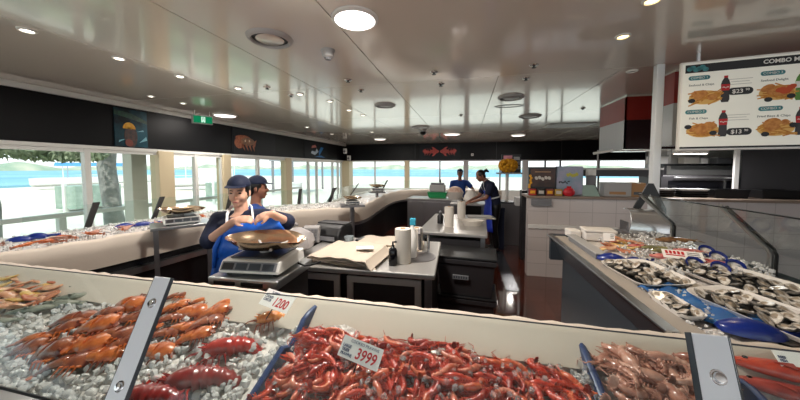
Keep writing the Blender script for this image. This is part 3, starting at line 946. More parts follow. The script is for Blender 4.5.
# ================================================================== BENCHES AND THINGS ON THEM
def bench(name, label, x0, x1, y0, y1, h, rz, doors, lower=True, top_mat='bench_top'):
    t = thing(name, label, 'bench', ((x0 + x1) / 2, (y0 + y1) / 2, 0), rz)
    w, d = (x1 - x0) / 2, (y1 - y0) / 2
    MB().box(-w, w, -d, d, h - .04, h).build('bench_top', M[top_mat], t, bevel=.008)
    for sx in (-1, 1):
        for sy in (-1, 1):
            MB().box(sx * (w - .05) - .025, sx * (w - .05) + .025, sy * (d - .05) - .025, sy * (d - .05) + .025, 0, h - .04).build('leg', M['steel'], t)
    if lower:
        MB().box(-w + .06, w - .06, -d + .06, d - .06, .18, .21).build('lower_shelf', M['steel_dark'], t)
    for (a, b) in doors:
        dd = MB(); z0, z1 = .12, h - .06
        dd.box(a, b, -d + .04, -d + .06, z0, z1)
        f = dd.build('door', M['char'], t)
        fr = MB(); e = .045
        fr.box(a, b, -d + .022, -d + .042, z1 - e, z1); fr.box(a, b, -d + .022, -d + .042, z0, z0 + e)
        fr.box(a, a + e, -d + .022, -d + .042, z0 + e, z1 - e); fr.box(b - e, b, -d + .022, -d + .042, z0 + e, z1 - e)
        fr.build('door_frame', M['lgrey'], f)
    return t
# wrapping bench right behind the front counter
bw = bench('wrapping_bench', 'stainless wrapping bench with framed dark doors behind the front counter', -1.42, -.22, 1.98, 2.92, .9, R(2), [(-.62, -.12), (-.06, .5)])
MB().box(-.57, .57, -.40, .40, .10, .85).build('carcass', M['black'], bw)
# sink in its right end
sk = thing('sink_bowl', 'round dark sink bowl with tap in the right end of the wrapping bench', 'sink', (-.40, 2.40, .9))
MB().lathe([(.02, .0015), (.12, .003), (.155, .006), (.17, .004), (.172, .0)], n=28, sx=.95, sy=.95).build('basin', M['steel_dark'], sk, smooth=40)
MB().tube([(.0, .15, 0), (0, .15, .17), (.01, .12, .21), (.02, .06, .21), (.02, .03, .18)], .016, 8).build('tap_spout', M['steel_dark'], sk, smooth=60)
MB().tube([(-.06, .15, .0), (-.06, .15, .15)], .013, 8).tube([(-.06, .15, .15), (-.10, .15, .18)], .011, 8).build('tap_handle', M['steel_dark'], sk, smooth=60)
MB().tube([(.08, .15, .0), (.08, .15, .16)], .012, 8).build('tap_riser', M['chrome'], sk, smooth=60)
# paper towel roll, bottle
def roll(name, label, loc, r=.062, h=.24):
    t = thing(name, label, 'paper roll', loc)
    MB().lathe([(.018, 0), (r, 0), (r * 1.02, .01), (r * 1.02, h - .01), (r, h), (.02, h)], n=28).build('paper', M['paper'], t, smooth=40)
    MB().lathe([(.016, -.0), (.02, .0), (.02, h + .004), (.012, h + .002)], n=14).build('core', M['kraft'], t)
    return t
q = pz(403, 262, .9)
roll('towel_roll', 'tall white paper towel roll standing by the sink on the wrapping bench', (q.x, q.y, .9), .063, .27)
q = pz(416, 254, .9)
roll('towel_roll', 'shorter white paper roll just behind the sink roll', (q.x - .02, q.y + .15, .9), .055, .2)
q = pz(393, 265, .9)
t = thing('sauce_bottle', 'small black pump bottle beside the tall paper roll on the bench', 'bottle', (q.x, q.y, .9))
MB().lathe([(.03, 0), (.034, .01), (.034, .11), (.026, .13), (.012, .14), (.012, .155)], n=18).build('bottle_body', M['black_gloss'], t, smooth=50)
MB().tube([(0, 0, .15), (0, 0, .18), (.03, 0, .185)], .008, 7).build('pump', M['black'], t)
q = pz(409, 262, .9)
t = thing('spray_bottle', 'blue topped bottle behind the tall paper roll', 'bottle', (q.x + .0, q.y + .14, .9))
MB().lathe([(.036, 0), (.04, .01), (.04, .2), (.016, .25), (.016, .27)], n=18).build('bottle_body', M['white'], t, smooth=50)
MB().box(-.018, .03, -.014, .014, .27, .33).build('trigger_head', mat('teal_cap', '#2c8fa8', 0.4), t, bevel=.006)
# stack of wrapping paper sheets with rolled edges
def paper_stack(name, label, c, w, d, n, rz, sag):
    t = thing(name, label, 'paper', c, rz)
    z = 0
    r = random.Random(len(label))
    for k in range(n):
        dx, dy = r.uniform(-.03, .03), r.uniform(-.02, .02)
        th = .022
        rings = []
        nn = 22
        for i in range(nn + 1):
            u = i / nn
            x = -w / 2 + w * u + dx
            zz = z + .006 * math.sin(u * 9 + k) + .004 * math.sin(u * 23 + k * 2)
            e = 0
            if u > .9: e = -(u - .9) * sag * (k + 1) * .6
            if u < .06: e = -(.06 - u) * sag * (k + 1) * .4
            a = .006 * math.sin(u * 7 + 2 * k)
            lo = max(0.002, zz + e - th)
            rings.append([Vector((x, -d / 2 + dy + a, lo)), Vector((x, -d / 2 + dy - .012 + a, (lo + zz + e) / 2 + .002)), Vector((x, -d / 2 + dy + a, max(lo + .003, zz + e))), Vector((x, d / 2 + dy, max(lo + .003, zz + e + .004))), Vector((x, d / 2 + dy, lo))])
        MB().loft(rings).build('paper_sheet', M['wrap'], t, smooth=40)
        z += th + .002
    return t
q = pz(340, 265, .9)
paper_stack('wrapping_paper', 'thick stack of cream wrapping paper on the wrapping bench front edge', (-.92, 2.24, .905), .56, .44, 4, R(-4), .4)
paper_stack('wrapping_paper', 'second flatter stack of cream paper behind the front one', (-.72, 2.66, .905), .62, .30, 3, R(3), .2)
t = thing('receipt_pad', 'small white sheet lying on the thick stack of wrapping paper', 'paper', (-.80, 2.22, .999), R(20))
MB().box(-.07, .07, -.05, .05, 0, .003).build('sheet', M['foam'], t)
MB().box(-.07, .07, .04, .05, .003, .006).build('sheet_edge', M['lgrey'], t)
# register, keypad and bits at the back left of the bench
q = pz(337, 240, .9)
t = thing('label_printer', 'black label printer with rounded lid at the back of the wrapping bench', 'printer', (-1.37, 2.80, .90), R(-8))
rings = []
for x in (-.17, .17):
    rings.append([Vector((x, -.13, 0)), Vector((x, -.15, .06)), Vector((x, -.10, .14)), Vector((x, .0, .17)), Vector((x, .12, .16)), Vector((x, .15, .1)), Vector((x, .15, 0))])
MB().loft(rings).build('printer_body', M['black'], t, bevel=.02)
MB().box(-.12, .12, -.155, -.12, .02, .06).build('paper_slot', M['grey'], t)
MB().box(-.17, .17, -.02, .12, .160, .176).build('printer_lid', M['char'], t, bevel=.006)
M['keypad'] = mat('keypad_grey', '#8a8785', 0.5)
t = thing('keypad_unit', 'pale grey keypad unit left of the black label printer', 'keypad', (-1.52, 2.66, .9), R(14))
rings = [[Vector((x, -.06, 0)), Vector((x, -.05, .15)), Vector((x, .0, .17)), Vector((x, .07, 0))] for x in (-.08, .08)]
MB().loft(rings).build('keypad_body', M['keypad'], t, bevel=.006)
kb_ = MB()
for i in range(4):
    for j in range(5):
        kb_.box(-.06 + i * .032, -.036 + i * .032, -.066 + (j * .002), -.05, .02 + j * .025, .038 + j * .025)
kb_.build('keys', M['grey'], t)
t = thing('glass_jar', 'small clear tub in front of the black label printer', 'tub', (-1.13, 2.68, .9))
MB().lathe([(.04, 0), (.05, .07), (.047, .07), (.038, .005)], n=20).build('jar_wall', mat('clear_plastic', '#c9d4d6', 0.1, trans=0.6), t, smooth=40)
MB().lathe([(.03, .03), (.045, .045)], n=16).build('contents', M['grey'], t)
t = thing('card_reader', 'small black card terminal beside the clear tub', 'card terminal', (-1.0, 2.72, .9), R(-20))
MB().box(-.045, .045, -.07, .07, 0, .05).build('terminal_body', M['black'], t, bevel=.012)
MB().box(-.03, .03, 0, .05, .05, .053).build('screen', M['slate'], t)

# far prep bench
fb2 = bench('prep_bench', 'stainless prep bench with rolls and bowls in the middle of the room', -.52, .28, 3.36, 4.75, .9, R(-3), [])
MB().box(-.36, .36, -.62, .5, .26, .8).build('cupboard', M['black'], fb2)
for z in (.3, .48, .66):
    MB().box(-.30, .32, -.66, -.62, z, z + .16).build('drawer', M['char'], fb2)
q = pz(449, 226, .9)
roll('towel_roll', 'white paper roll at the front of the far prep bench', (q.x, q.y, .9), .058, .25)
q = pz(461, 222, .9)
roll('towel_roll', 'white paper roll in the middle of the far prep bench', (q.x, q.y + .3, .9), .058, .25)
q = pz(440, 224, .9)
t = thing('sauce_bottle', 'dark bottle left of the rolls on the far prep bench', 'bottle', (q.x, q.y + .05, .9))
MB().lathe([(.04, 0), (.042, .1), (.02, .13), (.018, .15)], n=16).build('bottle_body', M['black'], t, smooth=50)
MB().lathe([(.02, .15), (.02, .17)], n=12).build('bottle_cap', M['grey'], t)
def bowl(label, loc, w, m):
    t = thing('tray_bowl', label, 'bowl', loc)
    MB().lathe([(w * .7, 0), (w, .06), (w * 1.05, .07), (w * .98, .068), (w * .68, .012)], n=24, sy=.7).build('bowl_wall', m, t, smooth=40)
    MB().lathe([(w * .6, .03), (w * .8, .04)], n=16, sy=.7).build('bowl_contents', M['foam'], t)
q = pz(472, 226, .9)
bowl('pale oval bowl beside the paper rolls on the far prep bench', (q.x, q.y + .05, .9), .15, M['paper'])
q = pz(478, 218, .9)
t = thing('cutting_board', 'flat steel tray at the back of the far prep bench', 'tray', (q.x + .02, q.y, .9), .1)
MB().box(-.22, .22, -.12, .12, 0, .02).build('board', M['steel'], t, bevel=.005)
MB().box(-.18, .18, -.09, .09, .02, .035).build('damp_cloth', M['lgrey'], t, bevel=.008)

# black bins stacked on the floor
def bin_(label, loc, rz, w=.27, d=.2, h=.36, txt=False):
    t = thing('storage_bin', label, 'bin', loc, rz, 'black bins stacked by the wrapping bench')
    rings = []
    for (z, s) in ((0, .9), (h - .05, 1.0), (h - .045, 1.06), (h, 1.06)):
        rings.append([Vector((sx * w * s, sy * d * s, z)) for sx, sy in ((-1, -1), (1, -1), (1, 1), (-1, 1))])
    MB().loft(rings).build('bin_body', M['char'], t, bevel=.012)
    MB().box(-w * 1.07, w * 1.07, -d * 1.07, d * 1.07, h, h + .025).build('bin_lid', M['black'], t, bevel=.008)
    if txt:
        MB().box(-.12, .03, -d * 1.02 - .012, -d * 1.02 - .0, .17, .21).build('bin_label', M['grey'], t)
        lm = MB()
        for k in range(6):
            lm.box(-.112 + k * .023, -.097 + k * .023, -d * 1.02 - .014, -d * 1.02 - .012, .178, .202)
        lm.build('label_print', M['slate'], t)
bin_('black lidded bin at the bottom of the stack right of the wrapping bench', (.02, 3.02, .0), R(-4), h=.38)
bin_('black lidded bin with pale label on top of the stack right of the bench', (.02, 3.02, .405), R(-4), h=.36, txt=True)

# back counter with the green tub, workers' sink counter
bk = thing('steel_cabinet', 'plain stainless cabinet in front of the back windows', 'cabinet', (-.72, 7.05, 0), R(-5))
MB().box(-.62, .62, -.3, .3, .08, .9).build('cabinet_body', M['steel_dark'], bk, bevel=.006)
MB().box(-.64, .64, -.32, .32, .9, .93).build('cabinet_top', M['bench_top'], bk, bevel=.005)
for a, b in ((-.6, -.21), (-.20, .2), (.21, .6)):
    MB().box(a, b, -.318, -.3, .12, .86).build('door', M['steel_dark'], bk, bevel=.003)
MB().box(-.58, .58, -.26, .26, 0, .08).build('plinth', M['black'], bk)
q = pz(438, 197, .93)
t = thing('green_tub', 'grey ware in a green tub on the stainless cabinet', 'tub', (q.x, 7.1, .93))
rings = [[Vector((sx * w, sy * d, z)) for sx, sy in ((-1, -1), (1, -1), (1, 1), (-1, 1))] for w, d, z in ((.2, .13, 0), (.24, .16, .14))]
MB().loft(rings).build('tub_body', M['green_tub'], t, bevel=.01)
MB().box(-.19, .19, -.12, .12, .14, .32).build('ware', M['lgrey'], t, bevel=.03)
MB().box(-.16, .16, -.10, .10, .32, .36).build('ware_lid', M['grey'], t, bevel=.01)
t = thing('prawn_basket', 'pale pink heap in a clear basket before the worker in blue', 'basket', (-.24, 6.95, .93))
MB().lathe([(.16, 0), (.2, .16), (.19, .16), (.15, .01)], n=24).build('basket_wall', M['clear_b'] if 'clear_b' in M else M.setdefault('clear_b', mat('clear_basket', '#d8cfc8', 0.2, trans=0.3)), t, smooth=40)
MB().ell((0, 0, .15), (.18, .18, .14), n=16, m=10).build('basket_contents', mat('pink_flesh', '#c9a08c', 0.5, col2='#dcc4b4', scale=20), t, smooth=60)
t = thing('plastic_bag', 'crumpled white bag on the worktop between the two far workers', 'bag', (.12, 6.6, .9))
bb = MB(); rr_ = random.Random(4)
rings = []
for i, (r, z) in enumerate([(.12, 0), (.17, .05), (.16, .13), (.10, .2), (.06, .25)]):
    rings.append([Vector((r * (1 + rr_.uniform(-.15, .15)) * math.cos(2 * PI * k / 14), r * (1 + rr_.uniform(-.15, .15)) * math.sin(2 * PI * k / 14), z)) for k in range(14)])
bb.loft(rings).build('bag_body', M['foam'], t, smooth=30)
MB().tube([(.0, 0, .24), (.03, .0, .28), (.06, 0, .26)], .012, 6).build('bag_knot', M['foam'], t)
wt = bench('filleting_table', 'steel filleting table by the bending worker in blue apron', -.32, .42, 6.2, 6.8, .9, 0, [])

# ------------------------------------------------------------------ scales
def scale(name, label, loc, rz, s=1.0, group='weighing scales'):
    t = thing(name, label, 'scale', loc, rz)
    rings = [[Vector((x * s, -.17 * s, .015 * s)), Vector((x * s, -.18 * s, .03 * s)), Vector((x * s, -.145 * s, .085 * s)), Vector((x * s, -.10 * s, .092 * s)), Vector((x * s, .16 * s, .092 * s)), Vector((x * s, .17 * s, .015 * s))] for x in (-.19, .19)]
    MB().loft(rings).build('scale_body', M['white_frame'], t, bevel=.008 * s)
    dp = MB().slab([(-.175 * s, -.1795 * s, .036 * s), (.175 * s, -.1785 * s, .036 * s), (.175 * s, -.1515 * s, .080 * s), (-.175 * s, -.1515 * s, .080 * s)], (0, -.003 * s, .002 * s)).build('display_panel', M['grey'], t)
    for k in range(4):
        x0 = (-.165 + .085 * k) * s
        MB().slab([(x0, -.1795 * s, .042 * s), (x0 + .07 * s, -.1795 * s, .042 * s), (x0 + .07 * s, -.158 * s, .074 * s), (x0, -.158 * s, .074 * s)], (0, -.003 * s, .002 * s)).build('readout', M['slate'] if k else M['char'], dp)
    MB().box(-.15 * s, .15 * s, -.12 * s, .15 * s, .092 * s, .102 * s).build('weigh_plate', M['char'], t, bevel=.004 * s)
    cb_ = MB()
    for a in (45, 135):
        cb_.tube([(-.15 * s * math.cos(R(a)), -.15 * s * math.sin(R(a)), .145 * s), (-.03 * s * math.cos(R(a)), -.03 * s * math.sin(R(a)), .122 * s), (.03 * s * math.cos(R(a)), .03 * s * math.sin(R(a)), .122 * s), (.15 * s * math.cos(R(a)), .15 * s * math.sin(R(a)), .145 * s)], .008 * s, 8)
    cb_.tube([(0, 0, .10 * s), (0, 0, .130 * s)], .03 * s, 12)
    cb_.build('pan_support', M['lgrey'], t, smooth=50)
    # scoop pan, open lip towards one side
    n = 36; prof = [(0.02, 0.130), (.11, .131), (.155, .142), (.20, .176), (.235, .206), (.24, .208), (.232, .200), (.196, .170), (.15, .138), (.11, .135), (.02, .134)]
    rings = []
    for r, z in prof:
        ring = []
        for k in range(n):
            a = 2 * PI * k / n
            ex = 1.0 + .13 * max(0, math.cos(a)) ** 3
            ring.append(Vector((r * s * ex * math.cos(a), r * s * .78 * math.sin(a), (z - (0.028 * max(0, math.cos(a)) ** 3 if r > .18 else 0)) * s)))
        rings.append(ring)
    MB().loft(rings).build('weighing_pan', M['pan'], t, smooth=60)
    for sx in (-1, 1):
        for sy in (-1, 1):
            MB().lathe([(.018 * s, 0), (.02 * s, .015 * s)], (sx * .15 * s, sy * .13 * s, 0), 10).build('foot', M['black'], t)
    return t
SC = pd(261, 262, 1.62)
STZ = 1.005
st = thing('scale_stand', 'low steel topped stand carrying the large weighing scale', 'stand', (-1.26, 1.60, 0), R(3))
MB().box(-.24, .21, -.19, .24, .95, STZ).build('stand_top', M['steel'], st, bevel=.006)
MB().box(-.22, .19, -.16, .21, .6, .95).build('stand_box', M['char'], st)
MB().box(-.20, -.06, -.193, -.188, .962, .985).build('slot', M['black'], st)
MB().box(-.02, .12, -.193, -.188, .962, .985).build('slot', M['black'], st)
for sx in (-.2, .17):
    for sy in (-.15, .19):
        MB().box(sx - .02, sx + .02, sy - .02, sy + .02, 0, .6).build('leg', M['steel_dark'], st)
scale('weighing_scale', 'large weighing scale with shiny bronze pan in front of the woman', (-1.27, 1.62, STZ), R(6), 1.0)
def cable(label, pts, r=.006):
    o = MB().tube(pts, r, 6).build('cable', M['black'], None, smooth=60)
    tag(o, label, 'cable')
cable('black cable running from the large scale along its steel stand', [(-1.08, 1.70, 1.02), (-1.02, 1.68, 1.012), (-.98, 1.72, 1.011), (-.96, 1.78, 1.011)])
# small scales on the island counter
for (px, py, z, s, rz, lb, dist) in [(172, 229, 1.03, .88, .35, 'weighing scale on a steel stand at the window counter left of the woman', 3.25)]:
    st = thing('scale_stand', 'steel stand on legs holding the scale left of the woman', 'stand', (-2.98, 2.50, 0), .95)
    MB().box(-.26, .26, -.19, .19, 1.03, 1.06).build('stand_top', M['steel'], st, bevel=.004)
    for sx in (-.22, .22):
        MB().box(sx - .02, sx + .02, -.18, -.14, 0, 1.03).build('leg', M['steel_dark'], st)
    scale('weighing_scale', lb, (-2.98, 2.50, 1.06), .95, .82)
def small_scale(px, dist, z, lb, lb2, s, z0=0):
    p = pd(px, 200, dist)
    st = thing('scale_stand', lb2, 'stand', (p.x, p.y, 0), .5)
    MB().box(-.17, .17, -.14, .14, z - .03, z).build('stand_top', M['steel_dark'], st)
    MB().tube([(0, 0, z0), (0, 0, z - .03)], .035, 8).build('leg', M['steel_dark'], st)
    scale('weighing_scale', lb, (p.x, p.y, z), .5, s)
small_scale(352, 4.25, 1.12, 'dark weighing scale in front of the teal glass panel', 'dark pedestal under the scale before the teal glass panel', .55)
small_scale(377, 6.6, 1.12, 'small scale with raised pan further along near the back windows', 'pedestal of the small scale near the back windows', .75, .985)
# white carrier bags under the woman's arm
def bag_lump(name, label, c, rx, ry, rz, seed, m='foam'):
    t = thing(name, label, 'bag', (c[0], c[1], c[2]))
    r = random.Random(seed); rings = []
    for i in range(9):
        th = PI * (.05 + .9 * i / 8)
        rings.append([Vector((rx * math.sin(th) * (1 + r.uniform(-.16, .16)) * math.cos(2 * PI * k / 16), ry * math.sin(th) * (1 + r.uniform(-.16, .16)) * math.sin(2 * PI * k / 16), rz - rz * math.cos(th))) for k in range(16)])
    MB().loft(rings).build('bag_body', M[m], t, smooth=35)
    MB().tube([(0, 0, 2 * rz - .01), (.03, .01, 2 * rz + .03), (.05, 0, 2 * rz + .02)], .012, 6).build('bag_handle', M[m], t)
M['bag_grey'] = mat('bag_grey', '#8d8886', 0.45, bump=0.6, scale=14)
bag_lump('carrier_bag', 'crumpled pale grey carrier bag on the bench end beside the woman', (-1.48, 2.25, .9), .2, .17, .115, 5, 'bag_grey')

# ------------------------------------------------------------------ menu board
mt = py_(680, 65, 3.25)
B0 = Vector((1.90, 3.22, 1.84)); ang = R(-8.5)
bd = thing('menu_board', 'lit white combo menu board with food pictures and prices above the oyster case', 'menu board', B0, ang)
BW, BH = 1.35, .755
MB().box(.015, BW, 0, .04, -.03, BH + .02).build('board_case', M['white'], bd, bevel=.008)
M['board_face'] = mat('board_face', '#dcdbd2', 0.35, emit='#e4e2d4', estr=0.16)
face = MB().box(.03, BW, -.004, 0, 0, BH).build('board_face', M['board_face'], bd)
def px2b(px, py):      # picture position on the board face -> board coordinates
    d = ray(px, py)
    ux = Vector((math.cos(ang), math.sin(ang), 0)); n = Vector((math.sin(ang), -math.cos(ang), 0))
    t_ = (B0 - CAMP).dot(n) / d.dot(n)
    w = CAMP + d * t_ - B0
    return w.dot(ux), w.z
YF_ = -.0045
def bpoly(mb, pts, d=.0015, lift=0.0):
    mb.slab([(a, YF_ - lift, b) for a, b in pts], (0, -d, 0))
hb_ = MB(); bpoly(hb_, [(.045, BH - .085), (BW, BH - .085), (BW, BH - .012), (.045, BH - .012)])
hd = hb_.build('header_bar', M['print_black'], bd)
wb = MB()
M['teal_print'] = mat('teal_print', '#4a9398', 0.5, col2='#356f78', scale=30)
for i in range(6):
    bpoly(wb, oval(.075 + i * .022, BH - .05 + .012 * math.sin(i * 2.1), .022, .02, 10), .001, .0018)
wb.build('header_ornament', M['teal_print'], hd)
x, z = px2b(763, 58.5)
text('COMBO MENU', .046, (x, YF_ - .002, BH - .048), (R(90), 0, 0), M['white'], bd, 'header_lettering', bold=.0012)
bl = MB(); bpoly(bl, [(.03, -.012), (BW, -.012), (BW, .004), (.03, .004)]); bl.build('lower_bar', M['print_black'], bd)
M['chip'] = mat('chip_yellow', '#d39a45', 0.6, col2='#b87430', scale=30)
M['chip2'] = mat('chip_pale', '#e0b468', 0.6)
M['fried'] = mat('fried_brown', '#b56f35', 0.6, col2='#d39450', scale=35)
M['red_sauce'] = mat('prawn_red_print', '#c4502c', 0.6)
M['cola'] = mat('cola_dark', '#1c0d0b', 0.3)
M['cola_red'] = mat('cola_label', '#b8141c', 0.4)
M['label_green'] = mat('label_green', '#5a8f3c', 0.4)
def combo(tagxy, tagtxt, namexy, nametxt, foodxy, kind, bottlexy, price=None, pxy=None, lines=None, seed=1, bk='cola'):
    r = random.Random(seed)
    x, z = px2b(*tagxy)
    mb = MB(); w, h = .075, .019
    bpoly(mb, oval(x - w + h, z, h, h, 10, 90, 270) + oval(x + w - h, z, h, h, 10, -90, 90))
    tg = mb.build('combo_tag', M['teal_print'], bd)
    text(tagtxt, .027, (x, YF_ - .002, z), (R(90), 0, 0), M['white'], bd, 'tag_lettering', align='CENTER')
    x, z = px2b(*namexy)
    text(nametxt, .026, (x, YF_ - .001, z), (R(90), 0, 0), M['slate'], bd, 'dish_lettering', align='CENTER')
    x, z = px2b(*foodxy)
    f1 = MB(); 
    bpoly(f1, oval(x, z - .005, .115, .062, 20), .001)
    base = f1.build('food_picture', M['chip2'], bd)
    f2 = MB()
    for i in range(34):
        a = r.uniform(-.5, .5) + (0 if kind != 'fries' else .3)
        cx, cz = x + r.uniform(-.09, .09), z + r.uniform(-.06, .055)
        L, w = r.uniform(.025, .045), .005
        ca, sa = math.cos(a), math.sin(a)
        bpoly(f2, [(cx - L * ca - w * sa, cz - L * sa + w * ca), (cx + L * ca - w * sa, cz + L * sa + w * ca), (cx + L * ca + w * sa, cz + L * sa - w * ca), (cx - L * ca + w * sa, cz - L * sa - w * ca)], .001, .001 + i * .00004)
    f2.build('chips_print', M['chip'], base)
    f3 = MB()
    for i in range(7 if kind != 'fries' else 5):
        bpoly(f3, oval(x + r.uniform(-.065, .065), z + r.uniform(-.02, .06), r.uniform(.025, .05), r.uniform(.018, .03), 10, tilt=r.uniform(-.6, .6)), .001, .003 + i * .0001)
    f3.build('fried_print', M['fried'], base)
    if kind == 'prawn':
        f5 = MB()
        for i in range(4): bpoly(f5, oval(x + .05 + r.uniform(-.04, .05), z + .02 + r.uniform(-.02, .03), .035, .022, 10, tilt=r.uniform(-.6, .6)), .001, .004 + i * .0001)
        f5.build('prawn_print', M['red_sauce'], base)
    f4 = MB()
    for sx in kindcups[kind]:
        f4 = MB(); bpoly(f4, oval(x + sx[0] * .8, z + sx[1], .026, .02, 12), .001, .005)
        f4.build('sauce_cup_print', M['print_black'], base)
    if bottlexy:
        x, z = px2b(*bottlexy)
        b1 = MB(); hh = .115
        bpoly(b1, [(x - .022, z - hh), (x + .022, z - hh), (x + .03, z - hh * .8), (x + .026, z - hh * .1), (x + .031, z + hh * .35), (x + .024, z + hh * .62), (x + .012, z + hh * .82), (x + .012, z + hh * .95), (x - .012, z + hh * .95), (x - .012, z + hh * .82), (x - .024, z + hh * .62), (x - .031, z + hh * .35), (x - .026, z - hh * .1), (x - .03, z - hh * .8)])
        bo = b1.build('drink_bottle_print', M['cola'] if bk == 'cola' else M['label_green'], bd)
        b2 = MB(); bpoly(b2, [(x - .027, z - hh * .12), (x + .027, z - hh * .12), (x + .03, z + hh * .35), (x - .03, z + hh * .35)], .001, .0018); bpoly(b2, [(x - .013, z + hh * .84), (x + .013, z + hh * .84), (x + .013, z + hh), (x - .013, z + hh)], .001, .0018)
        b2.build('bottle_label', M['cola_red'] if bk == 'cola' else M['white'], bo)
        b3 = MB()
        for k in range(5):
            bpoly(b3, [(x - .022 + k * .009, z + .012 + .004 * math.sin(k * 2)), (x - .015 + k * .009, z + .02 + .004 * math.sin(k * 2 + 1)), (x - .014 + k * .009, z + .008 + .004 * math.sin(k * 2 + 1))], .001, .003)
        b3.build('label_script', M['white'], bo)
    if price:
        x, z = px2b(*pxy); w, h = .082, .031
        mb = MB(); bpoly(mb, oval(x - w + h, z, h, h, 10, 90, 270) + oval(x + w - h, z, h, h, 10, -90, 90))
        pb_ = mb.build('price_badge', M['print_black'], bd)
        text('$' + price, .048, (x - .018, YF_ - .002, z - .002), (R(90), 0, 0), M['white'], bd, 'price_lettering', align='CENTER', bold=.0006)
        text('90', .026, (x + .032, YF_ - .002, z + .009), (R(90), 0, 0), M['white'], bd, 'price_lettering', bold=.0004)
    if lines:
        x, z = px2b(*lines)
        for k, wd in enumerate((.16, .12, .15)):
            mb = MB(); bpoly(mb, [(x - wd / 2, z - k * .022), (x + wd / 2, z - k * .022), (x + wd / 2, z - k * .022 + .004), (x - wd / 2, z - k * .022 + .004)], .001)
            mb.build('small_print', M['lgrey'], bd)
kindcups = {'fries': [(-.12, -.03)], 'fish': [(-.13, .03), (.09, -.03)], 'prawn': [(-.07, -.06), (.1, -.04)], 'bites': [(-.08, -.05), (.13, .02)]}
combo((699, 78), 'COMBO 1', (701, 85), 'Seafood & Chips', (705, 97), 'fries', (725, 89), '23', (740, 91), (740, 79), 3)
combo((695.5, 112), 'COMBO 2', (698, 118.5), 'Fish & Chips', (702, 130), 'fish', (722.5, 123.5), '13', (738.5, 131.5), (737, 115), 8)
combo((772.5, 73), 'COMBO 3', (774, 80), 'Seafood Delight', (777, 92), 'prawn', (800, 86), None, None, None, 12, 'green')
combo((770, 108.5), 'COMBO 4', (773, 116), 'Fried Bites & Chips', (775, 128), 'bites', (800, 121), None, None, None, 17)
for x in (.15, .9):
    MB().box(x, x + .02, .05, .07, BH + .02, .86).build('hanger_rod', M['steel'], bd)

# ------------------------------------------------------------------ on the tiled wall: posters, packs, stand
def up(px, py, y): return py_(px, py, y)
WZ = 1.235
t = thing('poster_box', 'brown boxed display with pale script on the tiled wall', 'display box', (1.14, 4.86, WZ), R(-3))
MB().box(-.19, .20, -.05, .06, 0, .43).build('box_body', M['print_black'], t, bevel=.006)
MB().box(-.16, .18, -.054, -.05, .13, .40).build('print_panel', mat('brown_print', '#2c1a14', 0.4, col2='#4a2c1e', scale=8), t)
sc_ = MB()
for k in range(5):
    x = -.08 + .045 * k
    sc_.slab([(a, -.0545, b) for a, b in oval(x, .26 + .012 * math.sin(k * 2.3), .022, .028, 12, tilt=.5)], (0, -.001, 0))
sc_.build('script_lettering', M['paper'], t)
gs = MB()
for k in range(6):
    gs.slab([(a, -.0545, b) for a, b in oval(-.17 + rng.uniform(-.01, .02), .12 + k * .035, .02, .02, 8)], (0, -.001, 0))
gs.build('gold_print', M['gold'], t)
MB().box(-.10, .12, -.055, -.05, .35, .362).build('printed_line', M['kraft'], t)
t = thing('poster_box', 'pale blue boxed display with yellow scribble on the tiled wall', 'display box', (1.52, 4.87, WZ), R(-3))
MB().box(-.18, .19, -.05, .06, 0, .44).build('box_body', mat('pastel_print', '#7f97a8', 0.5, col2='#a3a0b4', scale=6), t, bevel=.02)
ys_ = MB()
for k in range(5):
    ys_.slab([(a, -.0515, b) for a, b in oval(-.02 + .03 * k, .31 + .012 * math.sin(k * 2), .02, .028, 10, tilt=.4)], (0, -.001, 0))
ys_.build('yellow_scribble', mat('yellow_green', '#b8b24a', 0.5), t)
dk = MB()
for k in range(6):
    dk.slab([(a, -.0515, b) for a, b in oval(-.13 + .025 * k, .2 + .02 * math.sin(k * 3), .012, .018, 8, tilt=k)], (0, -.001, 0))
dk.build('dark_scribble', M['slate'], t)
cols = [('#a32a24', 'red and black snack tray leftmost below the brown boxed display'), ('#2a2623', 'black snack tray second below the brown boxed display'), ('#7c3a2a', 'brown snack tray third below the brown boxed display'), ('#b08a3c', 'mustard snack pack between the two boxed displays')]
for k, (c, lb) in enumerate(cols):
    t = thing('snack_pack', lb, 'pack', (.99 + k * .12, 4.74, WZ), R(-4))
    MB().box(-.052, .052, -.03, .03, 0, .10).build('pack_body', mat('pack_' + str(k), c, 0.4), t, bevel=.01)
    MB().box(-.035, .035, -.032, -.03, .03, .075).build('pack_label', M['paper'] if k % 2 else M['gold'], t)
t = thing('red_pack', 'plump bright red pack in front of the pale blue boxed display', 'pack', (1.49, 4.73, WZ), R(5))
MB().lathe([(.05, 0), (.085, .03), (.085, .07), (.06, .11), (.03, .12)], n=16, sy=.5).build('pack_body', mat('bright_red', '#c42a34', 0.35), t, smooth=40)
MB().box(-.03, .03, -.006, .006, .115, .145).build('pack_tab', M['ink_red'], t)
t = thing('fridge_sign', 'pale green easel card right of the boxed displays on the wall', 'sign', (1.80, 4.82, WZ), R(-10))
MB().slab([(-.1, -.06, 0), (.12, -.06, 0), (.06, .0, .16), (-.1, .0, .16)], (0, .008, 0)).build('card', mat('pale_green_card', '#8fa59c', 0.5), t)
MB().slab([(.1, -.055, 0), (.125, -.055, 0), (.07, .01, .17), (.05, .01, .17)], (0, .01, 0)).build('card_stand', M['black'], t)
t = thing('pinned_notice', 'grey notice sheet on a clip behind the pale easel card', 'notice', (1.88, 5.0, WZ), 0)
MB().box(-.07, .07, 0, .004, .1, .3).build('sheet', M['grey'], t)
MB().tube([(0, .01, 0), (0, .01, .3)], .006, 6).build('clip_post', M['steel'], t)
